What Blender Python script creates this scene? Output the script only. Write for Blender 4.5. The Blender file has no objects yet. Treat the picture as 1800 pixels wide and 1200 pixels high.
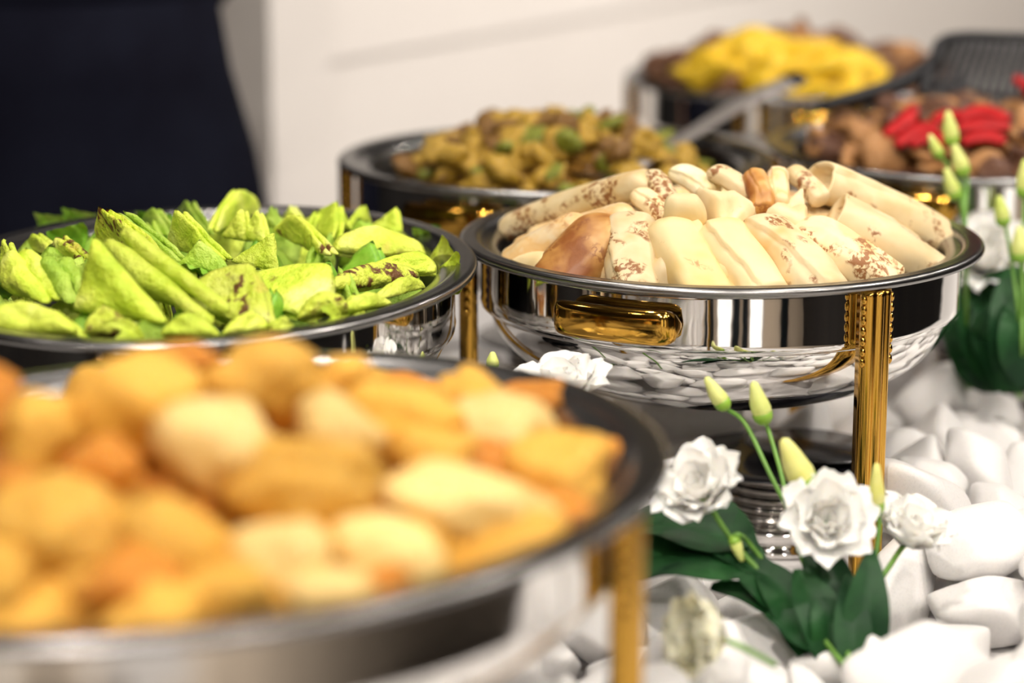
import bpy, bmesh, math, random
from mathutils import Vector, Matrix, Euler, Quaternion, noise

R = math.radians
scene = bpy.context.scene
col = scene.collection

# ------------------------------------------------------------------ camera
F = 4250.0                      # focal length in pixels of the 1800x1200 frame (85 mm)
PITCH = R(13.4)
RIM = 0.235                     # height of the chafing-dish rims above the table top (z = 0)
CAM = Vector((0.0, 0.0, RIM + 0.351))
cd = bpy.data.cameras.new('camera')
cam = bpy.data.objects.new('camera', cd)
col.objects.link(cam)
cam.location = CAM
cam.rotation_euler = (math.pi / 2 - PITCH, 0, 0)
cd.sensor_width = 36.0
cd.lens = 85.0
cd.clip_start = 0.02
cd.dof.use_dof = True
cd.dof.focus_distance = 1.71
cd.dof.aperture_fstop = 2.45
cd.dof.aperture_blades = 9
scene.camera = cam

# ------------------------------------------------------------------ light and exposure
scene.view_settings.view_transform = 'Standard'
scene.view_settings.look = 'None'
scene.view_settings.gamma = 1.0
scene.view_settings.use_curve_mapping = False
scene.view_settings.exposure = 0.10
world = bpy.data.worlds.new('world')
scene.world = world
world.use_nodes = True
world.node_tree.nodes['Background'].inputs[0].default_value = (0.75, 0.8, 1.0, 1)
world.node_tree.nodes['Background'].inputs[1].default_value = 0.03
CEIL = 1.95
# rows of adjustable ceiling downlights: (x, y, watts, point the lamp is turned to)
AIM = (.15, 1.9, .2)
WALL_AIM = (.3, 3.9, .2)
FRONT_AIM = (-.2, 1.2, .25)
DOWNLIGHTS = [(-1.3, -2.8, 11, None), (-0.3, -2.8, 11, None), (0.7, -2.8, 11, None), (1.7, -2.8, 12, None), (2.8, -2.8, 12, None),  # row added to light the floor and rear wall mirrored in the steel
              (-1.3, -1.4, 4, None), (-0.3, -1.4, 7, FRONT_AIM), (0.7, -1.4, 6.5, AIM), (1.7, -1.4, 4, AIM),
              (-1.3, 0.2, 2, FRONT_AIM), (-0.3, 0.2, 10.5, FRONT_AIM), (0.7, 0.2, 4.8, (.35, 1.5, .05)), (1.7, 0.2, 5.5, AIM),
              (-1.3, 1.6, 1.5, None), (-0.3, 1.6, 5, AIM), (0.7, 1.6, 4.5, None), (1.7, 1.6, 9, AIM),
              (-0.3, 2.7, 3, None), (0.9, 2.7, 9, WALL_AIM), (1.9, 2.7, 12, WALL_AIM), (1.9, 3.9, 9, WALL_AIM), (2.7, 4.9, 14, (1.3, 5.4, .2))]  # last lamp added to brighten the far end of the white wall

# ------------------------------------------------------------------ helpers
def tag(o, label=None, cat=None, group=None, kind=None):
    if label: o['label'] = label
    if cat: o['category'] = cat
    if group: o['group'] = group
    if kind: o['kind'] = kind
    return o

def empty(name, loc, label, cat, group=None, rz=0.0):
    o = bpy.data.objects.new(name, None)
    col.objects.link(o)
    o.location = loc
    o.rotation_euler = (0, 0, rz)
    o.empty_display_size = 0.02
    return tag(o, label, cat, group)

def mesh_of(name, verts, faces, material=None, smooth=True):
    me = bpy.data.meshes.new(name)
    me.from_pydata([tuple(v) for v in verts], [], faces)
    if smooth:
        me.polygons.foreach_set('use_smooth', [True] * len(me.polygons))
    if material: me.materials.append(material)
    me.update()
    return me

def link(name, me, parent=None, loc=(0, 0, 0)):
    o = bpy.data.objects.new(name, me)
    col.objects.link(o)
    o.location = loc
    if parent: o.parent = parent
    return o

def obj(name, verts, faces, material, parent=None, origin=None, smooth=True):
    """verts in world space (or in the parent's space); the origin is moved to `origin`"""
    if origin is not None:
        og = Vector(origin)
        verts = [Vector(v) - og for v in verts]
    return link(name, mesh_of(name, verts, faces, material, smooth), parent, origin or (0, 0, 0))

def grid_faces(nu, nv, off=0, wrap=False):
    f = []
    m = nu if wrap else nu - 1
    for j in range(nv - 1):
        for i in range(m):
            a = off + j * nu + i
            b = off + j * nu + (i + 1) % nu
            f.append((a, b, b + nu, a + nu))
    return f

def lathe(profile, seg=96, sx=1.0, sy=1.0, closed=False):
    v = []
    for (r, z) in profile:
        for k in range(seg):
            a = 2 * math.pi * k / seg
            v.append((r * math.cos(a) * sx, r * math.sin(a) * sy, z))
    f = grid_faces(seg, len(profile), 0, True)
    if closed:
        n = len(profile) - 1
        for k in range(seg):
            f.append((n * seg + k, n * seg + (k + 1) % seg, (k + 1) % seg, k))
    return v, f

def lathe_solid(profile, seg=48, sx=1, sy=1):
    """profile may start / end on the axis (r = 0)"""
    v, f = lathe([p for p in profile], seg, sx, sy)
    return v, f

def box(lo, hi):
    x0, y0, z0 = lo; x1, y1, z1 = hi
    v = [(x0, y0, z0), (x1, y0, z0), (x1, y1, z0), (x0, y1, z0), (x0, y0, z1), (x1, y0, z1), (x1, y1, z1), (x0, y1, z1)]
    f = [(0, 3, 2, 1), (4, 5, 6, 7), (0, 1, 5, 4), (1, 2, 6, 5), (2, 3, 7, 6), (3, 0, 4, 7)]
    return v, f

def catmull(pts, n):
    pts = [Vector(p) for p in pts]
    if len(pts) == 2:
        return [pts[0].lerp(pts[1], i / (n - 1)) for i in range(n)]
    P = [2 * pts[0] - pts[1]] + pts + [2 * pts[-1] - pts[-2]]
    out = []
    m = len(pts) - 1
    for i in range(n):
        t = i / (n - 1) * m
        k = min(int(t), m - 1); t -= k
        a, b, c, d = P[k:k + 4]
        out.append(0.5 * ((2 * b) + (c - a) * t + (2 * a - 5 * b + 4 * c - d) * t * t + (3 * b - a - 3 * c + d) * t ** 3))
    return out

def tube(pts, rad, seg=10, n=None, up=Vector((0, 0, 1))):
    """capped tube along a smooth path; rad: number or function of t in 0..1"""
    path = catmull(pts, n or max(8, 6 * len(pts)))
    v, m = [], len(path)
    prev = None
    for i, p in enumerate(path):
        t = (path[min(i + 1, m - 1)] - path[max(i - 1, 0)]).normalized()
        if prev is None:
            s = t.cross(up)
            if s.length < 1e-3: s = t.cross(Vector((1, 0, 0)))
        else:
            s = prev - t * prev.dot(t)
        s.normalize(); prev = s
        u = s.cross(t)
        r = rad(i / (m - 1)) if callable(rad) else rad
        for k in range(seg):
            a = 2 * math.pi * k / seg
            v.append(p + (s * math.cos(a) + u * math.sin(a)) * r)
    f = grid_faces(seg, m, 0, True)
    f.append(tuple(range(seg - 1, -1, -1)))
    f.append(tuple(range((m - 1) * seg, m * seg)))
    return v, f

def join(*parts):
    V, Fc = [], []
    for v, f in parts:
        o = len(V)
        V += list(v)
        Fc += [tuple(i + o for i in q) for q in f]
    return V, Fc

def ray(px, py):
    u, w = (px - 900) / F, (py - 600) / F
    return Vector((u, math.cos(PITCH) - w * math.sin(PITCH), -math.sin(PITCH) - w * math.cos(PITCH)))

def at_z(px, py, z):
    d = ray(px, py)
    return CAM + d * ((z - CAM.z) / d.z)

def at_y(px, py, y):
    d = ray(px, py)
    return CAM + d * (y / d.y)

def pxm(p):
    """pixels per metre at the depth of p"""
    return F / (p.y * math.cos(PITCH) + (CAM.z - p.z) * math.sin(PITCH))

class Dish:
    def __init__(s, x, y, rx=0.2, ry=0.2, rot=0.0):
        s.x, s.y, s.rx, s.ry, s.rot = x, y, rx, ry, rot
    def rho(s, x, y):
        dx, dy = x - s.x, y - s.y
        c, n = math.cos(s.rot), math.sin(s.rot)
        return math.hypot((dx * c + dy * n) / s.rx, (-dx * n + dy * c) / s.ry)
    def pt(s, rho, a, z=0.0):
        lx, ly = rho * s.rx * math.cos(a), rho * s.ry * math.sin(a)
        c, n = math.cos(s.rot), math.sin(s.rot)
        return Vector((s.x + lx * c - ly * n, s.y + lx * n + ly * c, z))
    def dome(s, x, y, H, e=-0.004):
        q = s.rho(x, y) / 0.86
        return RIM + e + H * (1 - q * q)
    def hit(s, px, py, H, e=-0.004):
        d = ray(px, py)
        t, best = 0.6, None
        while t < 3.4:
            p = CAM + d * t
            g = p.z - s.dome(p.x, p.y, H, e)
            if g < 0: return p
            if s.rho(p.x, p.y) < 1 and (best is None or g < best[0]): best = (g, p)
            t += 0.003
        return best[1] if best else at_z(px, py, RIM)

# ------------------------------------------------------------------ materials
def M(name, base, rough=0.5, metal=0.0, **kw):
    m = bpy.data.materials.new(name)
    m.use_nodes = True
    b = m.node_tree.nodes['Principled BSDF']
    b.inputs['Base Color'].default_value = (*base, 1)
    b.inputs['Roughness'].default_value = rough
    b.inputs['Metallic'].default_value = metal
    for k, x in kw.items():
        b.inputs[k.replace('_', ' ')].default_value = x
    return m

def nodes(m):
    nt = m.node_tree
    return nt, nt.nodes['Principled BSDF']

def tex_coord(nt, rnd=True):
    tc = nt.nodes.new('ShaderNodeTexCoord')
    if not rnd: return tc.outputs['Object']
    oi = nt.nodes.new('ShaderNodeObjectInfo')
    mu = nt.nodes.new('ShaderNodeMath'); mu.operation = 'MULTIPLY'; mu.inputs[1].default_value = 53.0
    nt.links.new(oi.outputs['Random'], mu.inputs[0])
    ad = nt.nodes.new('ShaderNodeVectorMath'); ad.operation = 'ADD'
    nt.links.new(tc.outputs['Object'], ad.inputs[0]); nt.links.new(mu.outputs[0], ad.inputs[1])
    return ad.outputs[0]

def noise_node(nt, vec, scale, detail=3, rough=0.55, dist=0.0):
    n = nt.nodes.new('ShaderNodeTexNoise')
    n.inputs['Scale'].default_value = scale; n.inputs['Detail'].default_value = detail
    n.inputs['Roughness'].default_value = rough; n.inputs['Distortion'].default_value = dist
    nt.links.new(vec, n.inputs['Vector'])
    return n.outputs['Fac']

def ramp(nt, fac, stops):
    r = nt.nodes.new('ShaderNodeValToRGB')
    e = r.color_ramp.elements
    e[0].position, e[0].color = stops[0][0], (*stops[0][1], 1)
    e[1].position, e[1].color = stops[-1][0], (*stops[-1][1], 1)
    for p, c in stops[1:-1]:
        q = e.new(p); q.color = (*c, 1)
    nt.links.new(fac, r.inputs[0])
    return r.outputs[0]

def mix(nt, fac, a, b, mode='MIX'):
    n = nt.nodes.new('ShaderNodeMix'); n.data_type = 'RGBA'; n.blend_type = mode
    for s, x in ((n.inputs[0], fac), (n.inputs[6], a), (n.inputs[7], b)):
        if hasattr(x, 'is_linked'): nt.links.new(x, s)
        elif isinstance(x, tuple): s.default_value = (*x, 1)
        else: s.default_value = x
    return n.outputs[2]

def mul(nt, a, b):
    n = nt.nodes.new('ShaderNodeMath'); n.operation = 'MULTIPLY'
    for s, x in ((n.inputs[0], a), (n.inputs[1], b)):
        if hasattr(x, 'is_linked'): nt.links.new(x, s)
        else: s.default_value = x
    return n.outputs[0]

def bump(nt, bs, h, strength=0.3, dist=0.002):
    b = nt.nodes.new('ShaderNodeBump')
    b.inputs['Strength'].default_value = strength; b.inputs['Distance'].default_value = dist
    nt.links.new(h, b.inputs['Height']); nt.links.new(b.outputs[0], bs.inputs['Normal'])

def noisy(name, stops, scale, rough=0.5, bscale=None, bstr=0.3, bdist=0.002, detail=4, **kw):
    m = M(name, stops[0][1], rough, **kw)
    nt, b = nodes(m)
    v = tex_coord(nt)
    nt.links.new(ramp(nt, noise_node(nt, v, scale, detail), stops), b.inputs['Base Color'])
    if bscale: bump(nt, b, noise_node(nt, v, bscale, 3), bstr, bdist)
    return m

K = (0, 0, 0); W = (1, 1, 1)
def food_spots(name, base_stops, base_scale, spot, big, fine, thr, rough=0.55, amount=1.0, bstr=0.25, fthr=(.45, .55), **kw):
    """base colour with browned patches: a coarse noise says where, a fine one breaks them into lace"""
    m = M(name, base_stops[0][1], rough, **kw)
    nt, b = nodes(m)
    v = tex_coord(nt)
    c = ramp(nt, noise_node(nt, v, base_scale, 3), base_stops)
    a = ramp(nt, noise_node(nt, v, big, 2), [(thr, K), (thr + .05, W)])
    l = ramp(nt, noise_node(nt, v, fine, 3, .6, .6), [(fthr[0], K), (fthr[1], W)])
    f = mul(nt, mul(nt, a, l), amount)
    hs = nt.nodes.new('ShaderNodeHueSaturation')
    oi = nt.nodes.new('ShaderNodeObjectInfo')
    mr = nt.nodes.new('ShaderNodeMapRange'); mr.inputs[3].default_value = .84; mr.inputs[4].default_value = 1.08
    nt.links.new(oi.outputs['Random'], mr.inputs[0]); nt.links.new(mr.outputs[0], hs.inputs['Value'])
    nt.links.new(mix(nt, f, c, spot), hs.inputs['Color'])
    nt.links.new(hs.outputs[0], b.inputs['Base Color'])
    g = 'green' in name
    bump(nt, b, noise_node(nt, v, 130 if g else 75, 5, .6), bstr * (2.2 if g else 1.0), 0.006 if g else 0.0015)
    return m

MT = {}
MT['chrome'] = M('polished_steel', (.80, .785, .765), .045, 1.0)
MT['rim'] = M('rim_steel', (.30, .295, .29), .27, 1.0)
MT['pan'] = M('pan_steel', (.16, .155, .15), .30, 1.0)
MT['gold'] = M('polished_brass', (.66, .37, .065), .10, 1.0)
MT['black'] = M('black_enamel', (.012, .012, .016), .22)
MT['blackmetal'] = M('black_wire', (.010, .010, .012), .38, 0)
MT['steel'] = M('spoon_steel', (.36, .33, .31), .42, .7)
for k in ('chrome', 'rim'):
    nt, b = nodes(MT[k])
    v = tex_coord(nt, False)
    bump(nt, b, noise_node(nt, v, 24, 2), .02, .01)
MT['stone'] = noisy('white_marble', [(.3, (.70, .685, .675)), (.55, (.77, .755, .745)), (.75, (.73, .70, .68))], 22, .42, 120, .22, .0012, Subsurface_Weight=.08)
MT['wall'] = noisy('white_plaster', [(.35, (.77, .73, .70)), (.65, (.80, .765, .735))], 1.4, .6, 60, .05, .001)
MT['cloth'] = noisy('white_tablecloth', [(.3, (.62, .60, .60)), (.7, (.68, .66, .65))], 8, .85, 700, .15, .0006)
MT['floor'] = noisy('beige_floor', [(.3, (.56, .47, .38)), (.7, (.64, .55, .45))], 2.5, .35)
MT['ceiling'] = noisy('dark_ceiling', [(.3, (.05, .045, .042)), (.7, (.07, .06, .055))], 3, .7)
MT['dark'] = noisy('dark_panelling', [(.3, (.018, .018, .022)), (.7, (.03, .027, .028))], 3, .5)
MT['curtain'] = noisy('navy_curtain', [(.3, (.012, .022, .035)), (.7, (.022, .036, .052))], 8, .9)
MT['cream_wall'] = noisy('cream_wall', [(.3, (.74, .64, .52)), (.7, (.80, .70, .58))], 1.2, .7)
MT['navy'] = noisy('black_navy_fabric', [(.3, (.0035, .0035, .008)), (.7, (.006, .007, .014))], 10, .9, 500, .2, .0008)
MT['skin'] = noisy('skin', [(.3, (.55, .31, .22)), (.7, (.63, .38, .28))], 20, .5)
MT['hair'] = noisy('dark_hair', [(.3, (.015, .01, .008)), (.7, (.03, .02, .014))], 60, .5)

crep = [(.32, (.70, .53, .27)), (.52, (.78, .63, .38)), (.72, (.66, .43, .16))]
BR = (.25, .078, .010)
MT['crepe_pale'] = food_spots('crepe_pale', [(.3, (.78, .64, .38)), (.52, (.77, .59, .29)), (.70, (.72, .49, .15))], 16, BR, 22, 170, .70, .5, .8, .18, Subsurface_Weight=.12)
MT['crepe_spot'] = food_spots('crepe_spotted', crep, 26, BR, 34, 230, .50, .5, .92, .2, Subsurface_Weight=.12)
MT['crepe_few'] = food_spots('crepe_few_spots', crep, 22, BR, 38, 230, .575, .5, .9, .2, Subsurface_Weight=.12)
MT['crepe_tan'] = food_spots('crepe_tan', [(.36, (.78, .62, .36)), (.5, (.72, .46, .19)), (.62, (.78, .63, .40)), (.75, (.64, .34, .11))], 34, (.33, .12, .025), 26, 120, .60, .5, .7, .22, Subsurface_Weight=.12)
MT['crepe_toast'] = food_spots('crepe_toasted', [(.36, (.66, .42, .16)), (.48, (.50, .24, .06)), (.62, (.27, .085, .015))], 26, (.24, .075, .015), 30, 260, .50, .45, .75, .35, Subsurface_Weight=.08)
MT['filling'] = noisy('curd_filling', [(.3, (.80, .68, .36)), (.7, (.88, .80, .56))], 90, .6, 160, .5, .002)

grn = [(.30, (.44, .62, .025)), (.46, (.60, .75, .050)), (.60, (.70, .80, .10)), (.74, (.82, .85, .28))]
GB = (.13, .035, .008)
MT['wrap'] = food_spots('green_wrap', grn, 24, GB, 26, 120, .70, .5, .85, .4, Subsurface_Weight=.1)
MT['wrap_spot'] = food_spots('green_wrap_browned', [(.27, (.68, .56, .09)), (.38, (.58, .70, .045)), (.56, (.70, .79, .09)), (.72, (.82, .84, .24))], 24, GB, 34, 85, .50, .5, .97, .4, (.50, .57), Subsurface_Weight=.1)
MT['wrap_dark'] = food_spots('green_wrap_deep', [(.30, (.26, .45, .03)), (.5, (.38, .57, .05)), (.72, (.52, .68, .11))], 30, GB, 26, 120, .72, .5, .8, .4, Subsurface_Weight=.1)  # deeper green; in the lower layer it stands in for shade
MT['lettuce'] = noisy('lettuce', [(.3, (.10, .28, .015)), (.5, (.22, .46, .03)), (.7, (.45, .66, .10))], 30, .45, 130, .5, .002, Subsurface_Weight=.1)

MT['potato'] = food_spots('roast_potato', [(.30, (.62, .24, .015)), (.47, (.82, .43, .045)), (.68, (.90, .60, .14))], 20, (.36, .085, .010), 26, 60, .60, .42, .75, .5, (.40, .62))
MT['potato_pale'] = food_spots('roast_potato_pale', [(.30, (.84, .50, .09)), (.5, (.90, .63, .22)), (.72, (.92, .73, .38))], 20, (.45, .14, .02), 26, 60, .68, .42, .6, .4, (.40, .62))
MT['potato_red'] = food_spots('roast_potato_red', [(.30, (.50, .12, .008)), (.5, (.72, .27, .020)), (.72, (.84, .44, .06))], 22, (.30, .05, .006), 26, 60, .55, .4, .7, .5, (.40, .62))
MT['stew1'] = noisy('stew_yellow', [(.3, (.26, .14, .010)), (.55, (.46, .28, .025)), (.75, (.58, .42, .08))], 60, .35, 120, .4, .002)
MT['stew2'] = noisy('stew_brown', [(.3, (.07, .03, .005)), (.55, (.20, .095, .012)), (.75, (.32, .18, .03))], 60, .35, 120, .4, .002)
MT['stew3'] = noisy('stew_green', [(.3, (.09, .11, .006)), (.55, (.20, .22, .015)), (.75, (.34, .36, .04))], 60, .35, 120, .4, .002)
MT['mush1'] = noisy('mushroom_tan', [(.3, (.24, .10, .025)), (.55, (.44, .21, .07)), (.75, (.58, .34, .14))], 60, .4, 120, .4, .002)
MT['mush2'] = noisy('mushroom_brown', [(.3, (.05, .016, .008)), (.55, (.12, .045, .018)), (.75, (.22, .09, .035))], 60, .4, 120, .4, .002)
MT['red'] = noisy('red_pepper', [(.3, (.30, .003, .005)), (.7, (.48, .008, .010))], 40, .5)
MT['yellow'] = noisy('pineapple_yellow', [(.3, (.74, .42, .008)), (.55, (.85, .58, .02)), (.75, (.90, .68, .07))], 40, .38, 110, .4, .002)
MT['meat'] = noisy('roast_meat', [(.3, (.08, .028, .010)), (.55, (.19, .08, .03)), (.75, (.34, .18, .085))], 50, .42, 110, .5, .002)

MT['petal'] = noisy('white_petal', [(.3, (.93, .91, .86)), (.7, (.95, .94, .91))], 30, .55, 180, .15, .001, Subsurface_Weight=.2)
MT['petal_cream'] = noisy('cream_petal', [(.3, (.92, .88, .62)), (.7, (.94, .92, .78))], 30, .55, 180, .15, .001, Subsurface_Weight=.2)
MT['bud'] = noisy('bud_yellow_green', [(.3, (.50, .62, .10)), (.6, (.72, .76, .26))], 40, .5, Subsurface_Weight=.15)
MT['budy'] = noisy('bud_yellow', [(.3, (.72, .72, .14)), (.6, (.80, .79, .30))], 40, .5, Subsurface_Weight=.15)
MT['stem'] = noisy('stem_green', [(.3, (.10, .25, .03)), (.7, (.18, .36, .06))], 40, .45)
MT['leaf'] = noisy('leaf_green', [(.3, (.005, .030, .010)), (.7, (.017, .080, .020))], 30, .5, 100, .2, .001)
MT['calyx'] = noisy('calyx_green', [(.3, (.16, .36, .03)), (.7, (.34, .52, .06))], 40, .45)
for k in ('petal', 'petal_cream'):
    MT[k].node_tree.nodes['Principled BSDF'].inputs['Subsurface Scale'].default_value = .004
for k, m in MT.items():
    b = m.node_tree.nodes['Principled BSDF']
    if k in ('blackmetal', 'leaf', 'red'): b.inputs['Specular IOR Level'].default_value = .25
    if k in ('navy', 'curtain', 'cloth'): b.inputs['Specular IOR Level'].default_value = .06
    if b.inputs['Subsurface Weight'].default_value > 0:
        b.inputs['Subsurface Scale'].default_value = .004
        b.inputs['Subsurface Radius'].default_value = (1, .6, .3)
def emitter(name, c, s):
    m = M(name, (0, 0, 0), .5)
    b = m.node_tree.nodes['Principled BSDF']
    b.inputs['Emission Color'].default_value = (*c, 1); b.inputs['Emission Strength'].default_value = s
    return m
MT['window'] = emitter('window_daylight', (1.0, .93, .84), 1.5)  # glow added for white stripes in the steel and frontal fill

# ------------------------------------------------------------------ the setting
def struct(name, vf, material, parent=None):
    o = obj(name, vf[0], vf[1], material, parent, smooth=False)
    if parent is None: o['kind'] = 'structure'
    return o

X0, X1, Y0, Y1, FL = -3.6, 4.2, -4.2, 7.0, -0.75
struct('floor', box((X0, Y0, FL - .1), (X1, Y1, FL)), MT['floor'])
struct('ceiling', box((X0, Y0, CEIL), (X1, Y1, CEIL + .1)), MT['ceiling'])
struct('wall_left', box((X0 - .1, Y0, FL), (X0, Y1, CEIL)), MT['dark'])
struct('wall_right', box((X1, Y0, FL), (X1 + .1, Y1, CEIL)), MT['dark'])
struct('wall_far', box((X0, Y1, FL), (X1, Y1 + .1, CEIL)), MT['dark'])
struct('wall_behind', box((X0, Y0 - .1, FL), (X1, Y0, CEIL)), MT['cream_wall'])
# unseen glowing windows behind the camera, added for reflections and frontal fill
for i, (a, b2) in enumerate(((-2.4, -1.5), (-.35, .25), (1.15, 1.75))):
    wdw = struct('window_%d' % (i + 1), join(box((a - .06, Y0, FL + .05), (a, Y0 + .06, 1.5)), box((b2, Y0, FL + .05), (b2 + .06, Y0 + .06, 1.5)),
                 box((a, Y0, 1.44), (b2, Y0 + .06, 1.5)), box((a, Y0, FL + .05), (b2, Y0 + .06, FL + .12))), MT['wall'])
    struct('pane', box((a, Y0 + .01, FL + .12), (b2, Y0 + .025, 1.44)), MT['window'], wdw)
def curtain(xa, xb, label):  # unseen dark hangings added to put dark stripes into the steel's reflections
    n = 60
    v = []
    for j in range(2):
        for i in range(n):
            t = i / (n - 1)
            v.append((xa + (xb - xa) * t, Y0 + .16 + .04 * math.sin(t * (xb - xa) * 42), FL + .02 if j == 0 else 1.7))
    f = grid_faces(n, 2)
    o = obj('curtain', v, f, MT['curtain'], origin=((xa + xb) / 2, Y0 + .16, FL + .02))
    so = o.modifiers.new('thickness', 'SOLIDIFY'); so.thickness = .01
    tag(o, label, 'curtain', 'curtains behind the photographer')
curtain(-1.35, -.55, 'navy curtain left of the middle window behind the photographer')
curtain(.35, .62, 'narrow navy curtain right of the middle window behind the photographer')
curtain(.78, 1.0, 'narrow navy curtain nearest the right hand window behind the photographer')
curtain(2.7, 3.1, 'navy curtain at the far right behind the photographer')

# white half-height wall running behind the buffet, its end face turned to the left
wd = Vector((.52, .85, 0)).normalized()            # along the wall
wn = Vector((wd.y, -wd.x, 0))                      # towards the buffet
WC = at_y(462, 200, 3.15); WC.z = 0
WT = .48
def wall_prism(a, b, d0, d1, z0, z1):
    """box along the wall from a to b metres from the corner, from d0 to d1 along the normal"""
    v = []
    for z in (z0, z1):
        for (s, d) in ((a, d0), (b, d0), (b, d1), (a, d1)):
            p = WC + wd * s + wn * d
            v.append((p.x, p.y, z))
    return v, [(0, 3, 2, 1), (4, 5, 6, 7), (0, 1, 5, 4), (1, 2, 6, 5), (2, 3, 7, 6), (3, 0, 4, 7)]
struct('wall_back', wall_prism(0, 4.2, -.9, 0, FL, WT), MT['wall'])
# a raised panel on the wall: its upper rail and left stile
LT = at_y(530, 112, 3.25).z
struct('trim_1', wall_prism(.13, 4.2, 0, .006, LT, WT), MT['wall'])
struct('trim_2', wall_prism(0, .13, 0, .014, FL, WT), MT['wall'])

# ceiling downlights: a ring and its lamp
ringv, ringf = lathe([(.055, 0), (.085, 0), (.085, .012), (.055, .02)], 32, closed=True)
ring_me = mesh_of('fixture_ring', ringv, ringf, MT['steel'])
for i, (x, y, p, aim) in enumerate(DOWNLIGHTS):
    e = empty('ceiling_downlight', (x, y, CEIL - .02), 'round recessed ceiling downlight in the rows above the buffet', 'lamp', 'ceiling downlights')
    link('fixture_ring', ring_me, e)
    ld = bpy.data.lights.new('downlight', 'AREA'); ld.shape = 'DISK'; ld.size = .11; ld.energy = p
    ld.color = (1.0, .92, .83); ld.spread = R(120)
    lo = bpy.data.objects.new('downlight_lamp', ld); col.objects.link(lo); lo.parent = e; lo.location = (0, 0, -.004)
    if aim: lo.rotation_euler = (Vector(aim) - Vector((x, y, CEIL - .02))).to_track_quat('-Z', 'Y').to_euler()

# buffet table under a white cloth
td = Vector((.43, .9, 0)).normalized(); tn = Vector((td.y, -td.x, 0))
def tpt(s, d, z):
    p = Vector((.159, 1.82, 0)) + td * s + tn * d
    return (p.x, p.y, z)
tb = empty('buffet_table', tpt(.3, 0, FL), 'long buffet table under a white cloth carrying the chafing dishes', 'table')
base = Vector(tpt(.3, 0, FL))
def tbl(name, s0, s1, d0, d1, z0, z1, m):
    v = [Vector(tpt(s, d, z)) - base for z in (z0, z1) for (s, d) in ((s0, d0), (s0, d1), (s1, d1), (s1, d0))]
    return obj(name, v, [(0, 3, 2, 1), (4, 5, 6, 7), (0, 1, 5, 4), (1, 2, 6, 5), (2, 3, 7, 6), (3, 0, 4, 7)], m, tb, smooth=False)
S0, S1, D0, D1 = -1.80, 2.2, -.59, .84
tbl('table_top', S0 + .02, S1 - .02, D0 + .02, D1 - .02, -.03, -.003, MT['dark'])
for s in (S0 + .08, S1 - .12):
    for d in (D0 + .08, D1 - .12):
        tbl('leg', s, s + .05, d, d + .05, FL, -.03, MT['blackmetal'])
# the cloth: flat on top, hanging in folds at the sides
per = []
for (a, b2, n) in (((S0, D0), (S1, D0), 90), ((S1, D0), (S1, D1), 36), ((S1, D1), (S0, D1), 90), ((S0, D1), (S0, D0), 36)):
    for i in range(n):
        t = i / n
        per.append((a[0] + (b2[0] - a[0]) * t, a[1] + (b2[1] - a[1]) * t))
cv, N = [], len(per)
sm, dm = (S0 + S1) / 2, (D0 + D1) / 2
for lev, (dz, k) in enumerate(((0, 0), (-.004, .004), (-.05, .008), (-.3, .02), (-.72, .035))):
    for i, (s, d) in enumerate(per):
        w = 1 + (k + k * .8 * math.sin(i * .9)) / max(abs(s - sm), abs(d - dm), .3)
        cv.append(Vector(tpt(sm + (s - sm) * w, dm + (d - dm) * w, dz)))
cf = grid_faces(N, 5, 0, True) + [tuple(range(N - 1, -1, -1))]
tag(obj('tablecloth', cv, cf, MT['cloth'], origin=tpt(.3, 0, 0)), 'plain white cloth spread over the buffet table under the chafing dishes', 'tablecloth')

# ------------------------------------------------------------------ chafing dishes
MAIN = Dish(.159, 1.82)
REAR = Dish(.0395, 2.207)
LEFT = Dish(-.2240, 1.706, .248, .198, R(81.4))
FRONT = Dish(-.166, 1.19, .272, .234, R(52))
MEATD = Dish(.440, 2.275)
YELD = Dish(.330, 2.80)

def fluted_leg(h):
    """a fluted bar of width .0235 with five rounded ridges on its outer face, local +x outward, z down from 0"""
    prof = []
    n = 26
    for i in range(n):
        t = i / (n - 1)
        y = -.0117 + .0234 * t
        prof.append((.0045 + .0022 * abs(math.sin(t * math.pi * 3)) + .0035 * math.sin(t * math.pi), y))
    prof += [(-.004, .0117), (-.004, -.0117)]
    v, m = [], len(prof)
    lv = [(0, 1.0), (-.004, 1.0), (-h + .016, 1.0), (-h + .012, 1.12), (-h + .003, 1.18), (-h, 1.16)]
    for (z, k) in lv:
        v += [(x * k, y * k, z) for (x, y) in prof]
    f = grid_faces(m, len(lv), 0, True)
    f.append(tuple(range(m))[::-1]); f.append(tuple(range((len(lv) - 1) * m, len(lv) * m)))
    return v, f

def bead_mesh():
    bm = bmesh.new()
    for s in (-1, 1):
        for i in range(7):
            mat = Matrix.Translation((.004, s * .0120, -.006 - i * .0075)) @ Matrix.Diagonal((.75, .6, 1.1, 1))
            bmesh.ops.create_icosphere(bm, subdivisions=2, radius=.0036, matrix=mat)
    me = bpy.data.meshes.new('bead_trim'); bm.to_mesh(me); bm.free()
    me.polygons.foreach_set('use_smooth', [True] * len(me.polygons)); me.materials.append(MT['gold'])
    return me
LEG = mesh_of('leg', *fluted_leg(RIM - .012), MT['gold'])
BEADS = bead_mesh()

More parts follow.
